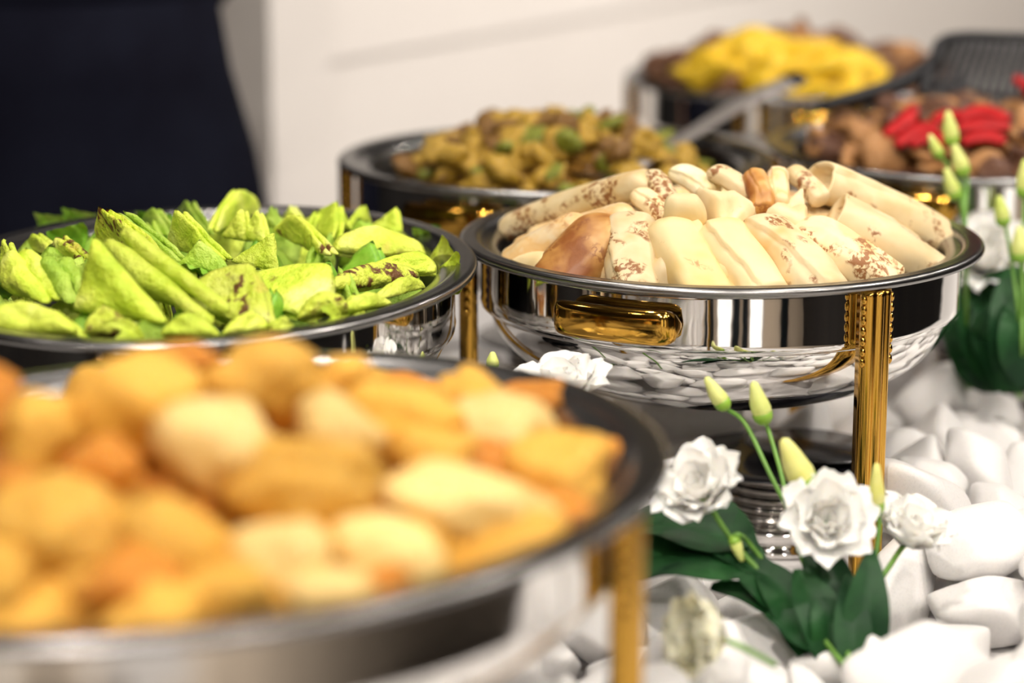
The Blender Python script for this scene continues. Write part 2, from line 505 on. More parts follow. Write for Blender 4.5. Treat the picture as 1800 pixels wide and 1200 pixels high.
def handle(a0, rx, ry, half=.050):
    """bowed bar handle following the band, standing off it, its ends turning back to the band"""
    v = []
    n, seg = 34, 18
    rm = (rx + ry) / 2
    ha = half / rm
    for i in range(n):
        t = -1 + 2 * i / (n - 1)
        a = a0 + ha * t
        e = max(0.0, 1 - abs(t) ** 10)
        off = .004 + .013 * e ** .5                    # stand-off
        k = max(.10, (1 - abs(t) ** 12) ** .5)
        nx, ny = math.cos(a) / rx, math.sin(a) / ry
        l = math.hypot(nx, ny); nx /= l; ny /= l
        cx, cy = .915 * rx * math.cos(a), .915 * ry * math.sin(a)
        for j in range(seg):
            b = 2 * math.pi * j / seg
            cb, sb = math.cos(b), math.sin(b)
            o = off + .0055 * (abs(cb) ** .8) * (1 if cb > 0 else -1) * k
            z = -.0275 + .0128 * (abs(sb) ** .7) * (1 if sb > 0 else -1) * k
            v.append((cx + nx * o, cy + ny * o, z))
    f = grid_faces(seg, n, 0, True)
    f.append(tuple(range(seg))[::-1]); f.append(tuple(range((n - 1) * seg, n * seg)))
    return v, f

def chafing_dish(d, label, legs, handles, group='round chafing dishes'):
    e = empty('chafing_dish', (d.x, d.y, 0), label, 'chafing dish', group, d.rot)
    kx, ky = d.rx / .2, d.ry / .2
    def part(name, prof, m, closed=False):
        v, f = lathe(prof, 128, kx, ky, closed)
        return link(name, mesh_of(name, v, f, m), e, (0, 0, RIM))
    part('rim', [(.1685, -.012), (.1705, -.006), (.174, -.0035), (.181, -.0022), (.1835, -.0020), (.1850, .0006), (.1870, .0014), (.1895, .0010), (.1945, .0016), (.1975, .0014),
                 (.1992, .0002), (.2000, -.0018), (.1994, -.0036), (.1978, -.0045), (.190, -.0050), (.1845, -.0056), (.175, -.008), (.1700, -.012)], MT['rim'], True)
    part('food_pan', [(.1700, -.0115), (.1690, -.018), (.1650, -.036), (.1600, -.042), (.10, -.044), (.001, -.044), (.001, -.046), (.10, -.046), (.161, -.044), (.1665, -.036), (.1705, -.018), (.1708, -.0115)], MT['pan'], True)
    part('band', [(.1800, -.0060), (.1828, -.0060), (.1832, -.010), (.1832, -.042), (.1838, -.0455), (.1832, -.0490), (.1815, -.0505), (.1790, -.0505), (.1785, -.0450), (.1795, -.010)], MT['chrome'], True)
    pr = []
    for i in range(25):
        t = i / 24 * math.pi / 2
        pr.append((max(.0008, .1775 * math.cos(t) ** .62), -.0495 - .068 * math.sin(t) ** 1.15))
    part('bowl', pr, MT['chrome'])
    for a in legs:
        a = R(a) - d.rot
        nx, ny = math.cos(a) / kx, math.sin(a) / ky
        g = link('leg', LEG, e, (.1895 * kx * math.cos(a), .1895 * ky * math.sin(a), RIM - .0055))
        g.rotation_euler = (0, 0, math.atan2(ny, nx))
        link('bead_trim', BEADS, g)
    for a in handles:
        v, f = handle(R(a) - d.rot, d.rx, d.ry)
        h = link('handle', mesh_of('handle', v, f, MT['gold']), e, (0, 0, RIM))
        h['label'] = 'polished brass side handle'
    return e

chafing_dish(MAIN, 'sharp polished steel chafing dish with brass legs filled with rolled crepes', (-60, 62, 180), (-117, 63 + 58))
chafing_dish(LEFT, 'oval steel chafing dish at the left filled with green folded wraps', (-70, 60, 180), (-92,), 'oval chafing dishes')
chafing_dish(FRONT, 'blurred steel chafing dish in the foreground filled with golden potatoes', (-16, 110, 215), (35, 200), 'oval chafing dishes')
chafing_dish(REAR, 'steel chafing dish behind the crepes holding yellow vegetable stew', (-60, 60, 180), (-119, 119))
chafing_dish(MEATD, 'steel chafing dish at the right edge holding mushrooms and red pepper', (-60, 60, 180), (-119, 0))
chafing_dish(YELD, 'farthest steel chafing dish heaped with meat and yellow fruit', (-60, 60, 180), (-85, 119))

# ------------------------------------------------------------------ fuel burners under the dishes
def burner(x, y, label, detail=True):
    e = empty('fuel_burner', (x, y, 0), label, 'burner', 'fuel burners under the dishes')
    e.scale = (1, 1, .64)
    def part(name, prof, m, loc=(0, 0, 0), rot=None):
        v, f = lathe(prof, 64)
        o = link(name, mesh_of(name, v, f, m), e, loc)
        if rot: o.rotation_euler = rot
        return o
    part('base_ring', [(.001, .001), (.056, .001), (.059, .004), (.059, .010), (.056, .013), (.056, .026), (.0585, .029), (.0575, .033), (.052, .034), (.001, .034)], MT['chrome'])
    pr = [(.001, .034), (.043, .034)]
    for i in range(5):
        z = .034 + i * .0125
        pr += [(.0435, z + .001), (.0435, z + .008), (.0415, z + .0095), (.0415, z + .0115)]
    pr += [(.043, .0975), (.001, .0975)]
    part('fuel_cup', pr, MT['cup'])
    part('shade_plate', [(.001, .0975), (.050, .0975), (.072, .101), (.0735, .1025), (.072, .104), (.050, .1015), (.001, .1015)], MT['black'])
    lid = part('lid', [(.001, 0), (.052, 0), (.0545, .0015), (.052, .004), (.001, .006)], MT['black'], (.030, .012, .109), (R(-3), R(5), 0))
    lid['label'] = 'black swing-away lid'
    return e
MT['cup'] = M('burner_steel', (.36, .335, .31), .16, 1.0)
burner(.205, 1.80, 'ribbed steel fuel burner with black plates under the crepe dish')
burner(REAR.x, REAR.y, 'fuel burner under the yellow stew dish behind the crepes')
burner(MEATD.x, MEATD.y - .06, 'fuel burner under the mushroom dish at the right')
burner(LEFT.x, LEFT.y, 'fuel burner under the dish of green wraps')
burner(FRONT.x, FRONT.y, 'fuel burner under the foreground potato dish')
burner(YELD.x, YELD.y, 'fuel burner under the farthest dish')

# ------------------------------------------------------------------ rounded solids for stones and food
def solid_mesh(name, seed, sub=3, p=11, dims=(1, .8, .56), n=13, lump=0.0, lscale=2.0, material=None):
    """a polytope with n random faces whose edges are rounded off (p: sharpness), with lumps"""
    r = random.Random(seed)
    planes = []
    for i in range(n):
        zz = 1 - 2 * (i + .5) / n
        a = i * 2.39996 + r.uniform(-.5, .5)
        s = math.sqrt(max(0, 1 - zz * zz))
        v = Vector((s * math.cos(a), s * math.sin(a), zz + r.uniform(-.2, .2))).normalized()
        planes.append((v, r.uniform(.78, 1.1)))
    bm = bmesh.new()
    bmesh.ops.create_icosphere(bm, subdivisions=sub, radius=1)
    off = Vector((seed * 1.7, seed * .9, seed * 2.3))
    for v in bm.verts:
        d = v.co.normalized()
        t = 0
        for nrm, h in planes:
            q = nrm.dot(d) / h
            if q > 0: t += q ** p
        rr = min(t ** (-1 / p) if t > 0 else 1.3, 1.35)
        if lump: rr *= 1 + lump * noise.noise(d * lscale + off)
        v.co = Vector((d.x * rr * dims[0], d.y * rr * dims[1], d.z * rr * dims[2]))
    me = bpy.data.meshes.new(name)
    bm.to_mesh(me); bm.free()
    me.polygons.foreach_set('use_smooth', [True] * len(me.polygons))
    if material: me.materials.append(material)
    return me

# ------------------------------------------------------------------ white pebbles (rest positions of a settled heap)
STONES = [(5,0.026,0.026,1.316,0.0151,0.531,0.113,-0.033,0.839),
 (0,0.0406,0.0618,1.2497,0.0276,0.019,0.031,0.344,0.938),
 (2,0.0306,0.1101,1.2908,0.023,0.324,-0.08,-0.928,-0.165),
 (2,0.0351,0.2636,1.2559,0.0196,0.588,-0.043,-0.173,-0.789),
 (3,0.0394,0.2261,1.3136,0.0233,0.302,-0.772,-0.483,0.283),
 (4,0.0411,0.3176,1.2858,0.0249,0.59,-0.08,-0.008,0.803),
 (8,0.0336,0.4513,1.2538,0.0183,0.918,0.065,-0.092,-0.381),
 (7,0.0307,0.4926,1.2908,0.0194,0.811,0.068,-0.076,-0.576),
 (6,0.0273,0.6382,1.2699,0.0144,0.46,-0.027,-0.132,0.878),
 (4,0.0293,0.0077,1.3826,0.0172,0.449,-0.038,0.309,-0.838),
 (8,0.0315,0.0771,1.4579,0.0172,0.992,0.091,-0.066,-0.064),
 (5,0.0285,0.0168,1.4847,0.0164,0.857,-0.006,-0.123,-0.5),
 (6,0.025,0.1896,1.4149,0.0167,0.251,0.783,-0.397,-0.407),
 (2,0.0308,0.2761,1.363,0.0159,0.019,0.065,0.034,0.997),
 (2,0.031,0.3537,1.3615,0.0158,0.646,0.012,-0.111,-0.755),
 (7,0.0255,0.3191,1.3391,0.034,0.719,-0.231,0.221,0.617),
 (2,0.0334,0.5109,1.3353,0.0361,0.015,-0.665,-0.081,0.742),
 (6,0.0245,0.5866,1.3711,0.0128,0.988,-0.01,-0.085,-0.128),
 (5,0.0385,-0.0266,1.3249,0.0262,0.576,-0.156,-0.262,0.759),
 (8,0.0292,0.0027,1.249,0.019,0.492,0.044,0.186,0.849),
 (0,0.0362,0.1453,1.4305,0.0223,0.808,-0.097,-0.098,0.573),
 (0,0.0302,0.1989,1.4571,0.0202,0.852,-0.415,-0.169,-0.272),
 (3,0.0368,0.3424,1.4408,0.0204,0.135,-0.088,-0.211,0.964),
 (9,0.0387,0.4036,1.4065,0.0265,0.632,-0.169,0.129,-0.745),
 (9,0.0263,0.4468,1.3718,0.0171,0.936,0.351,-0.026,0.017),
 (4,0.0398,0.5408,1.4366,0.0231,0.136,-0.145,-0.255,0.946),
 (9,0.0426,0.6181,1.4235,0.0274,0.652,-0.007,-0.031,-0.757),
 (6,0.0379,0.0219,1.5365,0.0252,0.09,-0.072,0.609,-0.785),
 (4,0.0383,0.1005,1.548,0.0222,0.063,0.092,0.278,-0.954),
 (6,0.043,0.1772,1.568,0.022,0.991,-0.018,-0.084,-0.101),
 (0,0.0414,0.3246,1.5611,0.0234,0.341,0.914,0.214,-0.038),
 (9,0.0355,0.3861,1.4859,0.0245,0.012,-0.015,0.016,1.0),
 (8,0.025,0.4396,1.4835,0.0207,0.2,0.272,-0.283,-0.898),
 (8,0.0343,0.4896,1.4795,0.0186,0.231,-0.034,-0.106,-0.966),
 (8,0.0352,0.5491,1.5011,0.0191,0.504,0.099,0.052,0.857),
 (4,0.0249,0.6005,1.5019,0.016,0.95,0.169,0.053,0.257),
 (6,0.028,-0.0314,1.6291,0.0199,0.874,0.341,0.209,0.277),
 (8,0.0413,0.1539,1.6456,0.0224,0.282,0.086,0.075,0.953),
 (3,0.0411,0.2631,1.5958,0.0286,0.885,0.096,-0.314,0.331),
 (0,0.0324,0.316,1.6223,0.0252,0.308,-0.916,-0.137,-0.217),
 (3,0.0381,0.4006,1.2517,0.0363,0.577,-0.052,-0.804,0.137),
 (0,0.0357,0.4314,1.5374,0.0208,0.079,-0.033,-0.005,-0.996),
 (7,0.0254,0.4872,1.5293,0.0161,0.955,0.118,0.1,0.252),
 (7,0.0443,0.5854,1.5487,0.0323,0.722,-0.084,-0.264,-0.634),
 (2,0.0244,0.6385,1.5801,0.0125,0.636,0.011,-0.111,-0.764),
 (2,0.0379,-0.0468,1.6715,0.0347,0.871,0.006,0.491,0.015),
 (1,0.0463,0.0166,1.6811,0.0571,0.222,-0.099,0.969,-0.046),
 (7,0.0336,0.1034,1.705,0.0206,0.919,0.114,-0.11,-0.362),
 (8,0.0298,0.176,1.7264,0.0194,0.492,-0.852,0.179,-0.005),
 (0,0.0321,0.4367,1.3287,0.0209,0.152,0.131,-0.24,0.95),
 (4,0.0262,0.3557,1.6737,0.0158,0.738,-0.078,-0.014,0.67),
 (5,0.0411,0.5129,1.5724,0.0295,0.268,-0.395,-0.193,-0.857),
 (1,0.0455,0.5932,1.6067,0.0557,0.943,0.11,-0.087,0.3),
 (0,0.0264,0.5936,1.6095,0.0154,0.333,0.106,0.153,0.925),
 (4,0.0401,-0.0334,1.7314,0.0257,0.116,0.102,0.2,0.968),
 (6,0.0305,0.0352,1.6648,0.0159,0.125,-0.036,0.08,-0.988),
 (0,0.032,0.0968,1.7595,0.0177,0.742,0.037,-0.113,-0.66),
 (7,0.0251,0.3605,1.5248,0.0196,0.357,0.87,-0.02,0.34),
 (7,0.0286,0.508,1.6724,0.0214,0.804,-0.534,-0.216,-0.148),
 (7,0.0437,0.5339,1.6366,0.04,0.511,0.618,-0.222,0.555),
 (9,0.0399,0.6237,1.5363,0.0808,0.05,0.884,0.315,-0.342),
 (0,0.0371,0.5225,1.7758,0.0214,0.831,0.063,-0.063,0.548),
 (6,0.0391,0.5875,1.734,0.0204,0.415,-0.078,-0.149,0.894),
 (3,0.0322,-0.0303,1.7792,0.0215,0.368,0.905,0.214,0.019),
 (3,0.0297,-0.0019,1.8673,0.0442,0.577,-0.683,-0.096,0.438),
 (2,0.0445,0.0349,1.76,0.0237,0.188,0.718,-0.623,-0.246),
 (2,0.0281,0.5729,1.6733,0.0145,0.13,0.47,0.867,0.102),
 (2,0.0349,0.3059,1.914,0.0274,0.453,0.213,0.557,0.662),
 (2,0.037,0.535,1.9565,0.0282,0.297,-0.194,0.418,-0.836),
 (3,0.0424,0.484,1.8425,0.0239,0.293,-0.075,-0.188,0.935),
 (4,0.0439,0.5761,1.8527,0.0257,0.969,0.096,-0.034,0.224),
 (8,0.0368,0.6289,1.8177,0.0308,0.824,0.192,0.353,0.399),
 (0,0.0378,-0.0355,1.8687,0.0208,0.895,0.118,-0.009,0.429),
 (0,0.0374,0.0202,1.8323,0.0215,0.908,0.182,0.023,0.377),
 (3,0.042,0.1529,1.8655,0.0366,0.473,0.068,-0.5,-0.722),
 (5,0.0272,0.2172,1.8916,0.0157,0.125,-0.103,-0.072,-0.984),
 (5,0.027,0.2547,1.9261,0.0156,0.83,-0.013,-0.122,-0.544),
 (6,0.0436,0.3516,1.9171,0.0333,0.541,0.489,-0.219,-0.648),
 (0,0.0269,0.4291,1.8804,0.015,0.108,-0.048,-0.108,-0.987),
 (8,0.039,0.4773,1.9171,0.0211,0.823,0.108,0.005,0.558),
 (9,0.0262,0.6356,1.8608,0.0483,0.773,-0.538,0.128,0.31),
 (5,0.0402,-0.0168,1.9783,0.0231,0.755,0.103,-0.067,0.644),
 (2,0.0342,0.0198,1.909,0.0173,0.854,0.047,-0.103,-0.508),
 (2,0.0415,0.0962,1.915,0.0223,0.612,0.158,-0.015,0.775),
 (2,0.0391,0.1962,1.944,0.0301,0.279,-0.326,-0.8,0.419),
 (0,0.0347,0.2399,1.9182,0.0505,0.186,-0.823,0.403,-0.355),
 (0,0.0463,0.3998,1.9565,0.0255,0.533,0.115,0.073,0.835),
 (9,0.0412,0.4782,1.9906,0.0282,0.888,0.46,0.009,-0.031),
 (9,0.0401,0.5844,1.9846,0.0464,0.315,0.576,-0.06,0.752),
 (8,0.0436,0.6168,1.9236,0.026,0.847,0.102,0.078,0.516),
 (4,0.032,0.0115,2.049,0.0191,0.962,-0.05,-0.007,0.267),
 (7,0.0344,0.0766,1.9849,0.0215,0.607,0.157,0.023,0.778),
 (9,0.0332,0.1687,2.0088,0.0272,0.032,0.458,-0.527,-0.715),
 (7,0.0269,0.2115,2.2262,0.0167,0.08,0.095,0.119,0.985),
 (2,0.0325,0.3159,1.9665,0.0213,0.08,-0.013,0.369,0.926),
 (4,0.0246,0.3558,2.0182,0.0147,0.981,0.094,-0.039,0.166),
 (2,0.0306,0.4249,2.0168,0.0208,0.916,-0.28,0.01,0.286),
 (3,0.0351,0.4947,2.0472,0.0195,0.956,-0.229,0.017,0.184),
 (1,0.0343,0.6134,2.0375,0.0172,0.345,-0.068,0.002,-0.936),
 (4,0.0319,-0.0355,2.0904,0.0186,0.949,-0.297,0.098,0.049),
 (5,0.0396,0.0737,2.0513,0.0228,0.631,0.138,-0.051,0.762),
 (4,0.0367,0.1431,2.1015,0.0218,0.884,-0.057,-0.01,0.464),
 (4,0.0335,0.1283,2.2717,0.048,0.196,0.198,-0.589,-0.758),
 (8,0.0465,0.273,2.0851,0.0251,0.957,0.075,-0.083,-0.268),
 (9,0.0333,0.3047,2.02,0.0223,0.904,-0.123,-0.363,0.19),
 (1,0.037,0.4152,2.141,0.0176,0.869,0.018,-0.11,-0.482),
 (1,0.0268,0.5128,2.1224,0.0129,0.001,-0.089,-0.07,-0.994),
 (4,0.0339,0.6305,2.0964,0.0276,0.208,0.39,-0.058,-0.895),
 (2,0.0324,-0.0314,2.1723,0.0165,0.915,0.072,-0.092,-0.385),
 (8,0.0367,0.0769,2.2367,0.022,0.304,-0.941,-0.094,-0.115),
 (7,0.0432,0.1528,2.2246,0.0304,0.579,0.136,0.191,-0.781),
 (4,0.033,0.2407,2.2765,0.0198,0.684,-0.075,0.167,-0.706),
 (3,0.0245,0.2951,2.1555,0.0138,0.802,-0.149,0.174,-0.552),
 (2,0.0396,0.375,2.2114,0.02,0.509,-0.003,-0.111,-0.854),
 (2,0.0351,0.4595,2.2374,0.0202,0.529,-0.12,-0.179,0.821),
 (0,0.0351,0.5623,2.1238,0.0194,0.854,0.126,0.005,0.505),
 (9,0.0255,0.6247,2.1437,0.0161,0.899,0.05,-0.12,-0.419),
 (4,0.0434,-0.0366,2.2814,0.0326,0.048,0.216,0.219,0.95),
 (6,0.0398,0.0365,2.2926,0.0299,0.943,-0.154,0.294,0.004),
 (0,0.0317,0.0896,2.2882,0.0276,0.059,0.679,0.635,-0.363),
 (6,0.0374,0.1682,2.2826,0.0193,0.351,-0.015,-0.091,0.932),
 (5,0.0436,0.306,2.2706,0.0249,0.27,0.138,0.023,0.953),
 (0,0.0307,0.3942,2.2707,0.017,0.075,0.067,0.098,0.99),
 (8,0.0315,0.5215,2.2484,0.0232,0.724,0.113,0.096,-0.673),
 (8,0.0329,0.5053,2.2911,0.026,0.063,-0.11,0.388,-0.913),
 (3,0.0358,0.5678,2.2276,0.0243,0.402,0.247,-0.146,0.869),
 (8,0.0307,0.0235,1.2973,0.0445,0.77,0.309,-0.158,0.535),
 (9,0.0257,0.0675,1.2974,0.0195,0.816,0.087,0.034,-0.571),
 (4,0.04,0.1552,1.3229,0.0303,0.252,-0.12,0.222,0.934),
 (3,0.0332,0.1622,1.3734,0.0185,0.152,0.024,0.228,-0.961),
 (8,0.0362,0.0674,1.2847,0.063,0.876,-0.327,-0.291,0.201),
 (9,0.0413,0.1793,1.2578,0.0281,0.136,-0.016,-0.214,0.967),
 (7,0.0383,0.5736,1.2648,0.0234,0.51,0.137,0.066,0.847),
 (8,0.0325,0.6174,1.2481,0.04,0.366,-0.428,-0.798,0.213),
 (0,0.0241,0.6414,1.3165,0.0164,0.75,-0.159,-0.381,0.517),
 (1,0.0318,-0.0448,1.2469,0.0233,0.63,-0.22,-0.022,0.745),
 (2,0.039,0.0803,1.3506,0.0201,0.141,0.081,0.011,0.987),
 (4,0.0313,0.0227,1.24,0.0726,0.86,0.32,0.3,-0.262),
 (8,0.0385,0.2799,1.405,0.0318,0.794,-0.075,0.26,0.544),
 (9,0.0287,0.2121,1.3732,0.0243,0.469,-0.417,0.304,-0.717),
 (2,0.032,0.3308,1.3996,0.0323,0.309,-0.472,-0.298,-0.77),
 (4,0.0363,0.3825,1.3052,0.0263,0.47,0.847,0.053,-0.243),
 (8,0.0274,0.3689,1.2607,0.015,0.715,0.027,-0.109,-0.69),
 (1,0.0467,0.613,1.3308,0.04,0.804,-0.149,-0.445,0.366),
 (7,0.0442,-0.0238,1.2741,0.064,0.96,0.223,0.098,0.141),
 (8,0.035,0.0698,1.4049,0.0231,0.117,-0.063,0.179,-0.975),
 (4,0.025,0.1028,1.4254,0.039,0.607,0.556,-0.312,-0.475),
 (9,0.0345,0.1154,1.3755,0.0529,0.475,0.402,-0.037,-0.782),
 (0,0.0293,0.233,1.4186,0.0289,0.801,-0.173,0.557,0.134),
 (1,0.0432,0.2757,1.3017,0.0515,0.79,0.146,-0.458,-0.381),
 (6,0.0351,0.2817,1.5052,0.0181,0.981,-0.073,-0.043,0.172),
 (4,0.0436,0.5568,1.3371,0.0584,0.234,0.744,0.564,0.271),
 (1,0.035,0.5855,1.4091,0.0604,0.436,0.305,0.09,-0.842),
 (5,0.0366,0.0745,1.6549,0.0486,0.837,-0.152,-0.315,0.421),
 (7,0.0352,0.1067,1.5974,0.029,0.366,-0.2,-0.606,-0.678),
 (7,0.0332,0.0616,1.5075,0.0313,0.39,0.149,-0.116,0.901),
 (8,0.0375,0.1713,1.5029,0.021,0.039,-0.023,-0.119,-0.992),
 (6,0.042,0.2476,1.3596,0.0582,0.106,0.023,-0.429,0.897),
 (5,0.0254,0.5731,1.243,0.0557,0.267,-0.806,0.457,0.264),
 (4,0.026,0.3383,1.43,0.0558,0.826,0.065,0.316,-0.462),
 (1,0.0242,0.5117,1.3802,0.0117,0.221,-0.069,-0.086,-0.969),
 (7,0.0278,0.5509,1.385,0.027,0.006,0.547,0.216,-0.809),
 (6,0.0409,-0.0381,1.553,0.0216,0.48,-0.107,0.011,-0.871),
 (5,0.0296,0.0514,1.5848,0.02,0.343,-0.306,-0.183,-0.869),
 (5,0.0335,-0.01,1.4392,0.0236,0.027,0.866,-0.442,0.233),
 (2,0.0396,0.3226,1.599,0.0621,0.218,-0.946,-0.231,-0.064),
 (2,0.033,0.368,1.623,0.0268,0.512,-0.33,0.404,-0.683),
 (9,0.0328,0.43,1.4583,0.0534,0.023,-0.121,-0.172,-0.977),
 (0,0.0253,0.3675,1.3748,0.0444,0.13,-0.521,-0.825,0.178),
 (9,0.0434,0.5525,1.4774,0.0616,0.939,-0.019,-0.17,-0.3),
 (5,0.039,0.6228,1.4885,0.0518,0.796,-0.278,-0.153,-0.516),
 (7,0.0241,-0.0402,1.3993,0.0172,0.5,-0.218,0.08,0.834),
 (5,0.033,-0.0011,1.6053,0.03,0.382,0.543,0.279,0.694),
 (3,0.0272,0.0388,1.6273,0.0202,0.807,-0.565,0.104,-0.136),
 (9,0.0269,0.0905,1.643,0.0172,0.498,0.074,-0.233,-0.832),
 (4,0.0338,0.3093,1.6704,0.0218,0.082,-0.962,0.256,-0.047),
 (4,0.0386,0.4383,1.6961,0.0225,0.397,-0.183,-0.191,0.879),
 (8,0.0452,0.464,1.4113,0.04,0.879,-0.131,0.345,0.302),
 (4,0.0334,0.639,1.3881,0.0713,0.581,-0.384,0.413,-0.587),
 (3,0.0293,0.4484,1.9385,0.0469,0.59,0.173,-0.31,-0.725),
 (5,0.0396,-0.0223,1.6477,0.0841,0.571,0.17,-0.57,0.565),
 (9,0.0322,0.117,1.8123,0.0295,0.284,-0.382,-0.191,0.859),
 (0,0.0382,0.1998,1.6862,0.0298,0.091,-0.51,-0.67,-0.531),
 (9,0.0374,0.2874,1.7461,0.0254,0.55,-0.109,-0.15,0.814),
 (9,0.0282,0.3518,1.8458,0.023,0.135,-0.131,0.84,-0.509),
 (4,0.0323,0.3405,1.7511,0.0246,0.682,-0.453,-0.355,0.452),
 (1,0.0383,0.4135,1.8385,0.0352,0.334,-0.477,0.686,0.437),
 (0,0.0439,0.3085,1.8089,0.0386,0.35,-0.26,0.881,-0.183),
 (6,0.0456,0.6296,1.6549,0.0239,0.704,-0.09,0.105,-0.697),
 (3,0.0422,0.0768,1.8596,0.0401,0.754,0.254,0.419,-0.438),
 (0,0.0268,0.0666,1.8079,0.0154,0.185,0.411,0.872,0.192),
 (2,0.0291,-0.051,1.7665,0.0587,0.435,-0.418,-0.247,0.758),
 (1,0.0423,0.3537,2.1333,0.02,0.474,0.11,0.019,0.873),
 (6,0.0362,0.5335,1.9912,0.0727,0.844,0.273,-0.453,-0.089),
 (6,0.0395,0.5856,2.0322,0.0877,0.77,0.425,0.13,-0.458),
 (6,0.0372,0.6141,1.9436,0.068,0.212,0.943,0.256,-0.015),
 (8,0.0416,0.5775,1.792,0.04,0.13,0.519,-0.269,0.801),
 (2,0.0417,0.5562,1.74,0.0537,0.187,-0.92,-0.127,-0.321),
 (9,0.0467,-0.017,1.918,0.0627,0.586,-0.162,0.471,0.639),
 (7,0.0299,0.0343,1.9539,0.0224,0.759,-0.315,-0.11,-0.56),
 (7,0.0362,0.1127,1.9843,0.0486,0.769,0.236,0.447,-0.391),
 (3,0.0356,0.5185,1.3991,0.0503,0.497,-0.331,-0.362,0.715),
 (0,0.0432,0.3708,2.0664,0.038,0.937,-0.058,-0.323,-0.122),
 (2,0.0417,0.5301,1.9037,0.0321,0.177,-0.279,0.445,-0.833),
 (7,0.0279,0.6409,1.8964,0.0574,0.624,0.147,0.511,0.573),
 (6,0.0361,0.5694,1.9121,0.057,0.176,-0.572,-0.654,0.464),
 (2,0.0357,0.6368,2.0457,0.0522,0.421,-0.394,0.269,-0.772),
 (9,0.0391,-0.0303,1.9751,0.0746,0.961,-0.214,0.022,0.173),
 (4,0.0306,0.0341,1.9786,0.0555,0.754,0.54,0.196,-0.32),
 (1,0.03,0.0312,2.1045,0.024,0.626,0.309,-0.461,-0.547),
 (3,0.0338,0.1338,2.0352,0.0225,0.162,0.541,-0.754,-0.337),
 (4,0.0289,0.6413,2.1716,0.0421,0.644,-0.477,0.598,0.012),
 (1,0.033,0.5818,2.072,0.0277,0.774,-0.352,-0.367,0.377),
 (0,0.0413,0.5009,2.0942,0.0567,0.594,0.28,0.27,-0.704),
 (2,0.0351,0.5875,2.1531,0.072,0.404,0.827,-0.252,0.298),
 (6,0.0278,0.6358,1.9933,0.0218,0.46,0.097,-0.745,-0.473),
 (1,0.042,-0.0355,2.0635,0.0532,0.578,0.349,-0.127,0.727),
 (2,0.034,0.032,2.0243,0.0508,0.912,0.223,-0.008,-0.344),
 (6,0.0318,0.0888,2.1121,0.0296,0.714,-0.481,-0.09,-0.5),
 (7,0.0469,0.1527,1.9156,0.054,0.343,-0.131,0.616,0.697),
 (9,0.0338,0.3362,2.2235,0.0489,0.692,-0.426,0.259,-0.521),
 (7,0.0382,0.5496,2.0168,0.0278,0.902,0.139,0.336,-0.233),
 (9,0.024,0.6278,2.2193,0.0151,0.217,0.098,0.108,0.965),
 (5,0.0347,0.5486,2.0656,0.0704,0.83,0.393,0.025,0.395),
 (1,0.0362,0.6142,2.0772,0.0771,0.86,-0.293,-0.083,0.408),
 (6,0.0389,-0.0499,2.1366,0.0462,0.721,-0.182,0.667,-0.049),
 (3,0.0409,0.0047,2.1313,0.0452,0.181,0.395,-0.135,-0.891),
 (1,0.0295,0.0473,2.1485,0.0142,0.379,0.109,0.031,0.918),
 (2,0.0434,0.1657,2.1543,0.0602,0.945,0.314,-0.093,0.005),
 (4,0.0281,0.2619,2.1858,0.0217,0.38,-0.457,0.617,-0.517),
 (3,0.0364,0.426,2.2039,0.0373,0.659,0.252,-0.01,0.709),
 (0,0.0354,0.4257,2.0785,0.0213,0.031,0.733,0.678,0.042),
 (6,0.0297,0.5507,2.1011,0.0475,0.669,0.185,-0.261,0.671),
 (0,0.0308,0.6046,2.127,0.0473,0.127,-0.47,0.598,0.637),
 (8,0.0429,-0.0167,2.2157,0.0395,0.571,-0.482,-0.133,-0.651),
 (5,0.0396,0.0968,2.1685,0.0297,0.433,-0.146,-0.16,0.875),
 (5,0.0371,0.1998,2.1239,0.0212,0.928,0.019,-0.116,-0.353),
 (2,0.0343,0.1938,2.1808,0.0291,0.87,0.349,0.219,-0.27),
 (1,0.0352,0.3129,2.1933,0.025,0.469,0.665,-0.546,-0.199),
 (5,0.0322,0.3488,2.2989,0.0288,0.277,-0.633,-0.27,-0.67),
 (6,0.0344,0.5214,2.1847,0.018,0.974,0.056,-0.091,0.202),
 (0,0.0433,0.5956,2.267,0.0352,0.285,-0.016,-0.9,0.329),
 (8,0.038,0.585,2.185,0.0289,0.146,-0.989,0.001,0.004),
 (0,0.036,0.0054,2.2617,0.0642,0.324,0.209,-0.291,0.875),
 (1,0.0448,0.0704,2.2625,0.0731,0.949,-0.061,-0.296,0.088),
 (5,0.0313,0.2071,2.3013,0.051,0.452,0.661,-0.5,0.331),
 (9,0.0408,0.2388,2.2526,0.0615,0.293,0.198,-0.233,-0.906),
 (4,0.0431,0.2853,2.2031,0.067,0.675,0.072,0.038,-0.733),
 (8,0.0362,0.4363,2.2889,0.039,0.152,0.792,-0.46,0.371),
 (1,0.0243,0.5464,2.3013,0.0463,0.331,0.272,0.106,-0.897),
 (7,0.0373,0.5288,2.2655,0.065,0.684,0.315,-0.153,-0.64),
 (9,0.0359,0.6335,2.291,0.0536,0.896,-0.19,0.341,0.212),
 (3,0.0444,0.4319,1.786,0.0246,0.966,-0.227,0.031,0.121),
 (1,0.0325,0.3866,1.737,0.0227,0.705,0.117,0.323,0.621),
 (0,0.0414,0.4655,1.6255,0.0283,0.529,0.156,-0.305,-0.777),
 (7,0.0325,0.4164,1.6467,0.0309,0.659,0.319,0.495,-0.469),
 (3,0.0405,0.4066,1.595,0.0303,0.327,0.014,-0.943,0.065),
 (8,0.0465,0.2918,1.6893,0.0637,0.124,-0.312,-0.905,0.26),
 (5,0.0403,0.3903,1.5541,0.0624,0.073,0.02,0.343,-0.936),
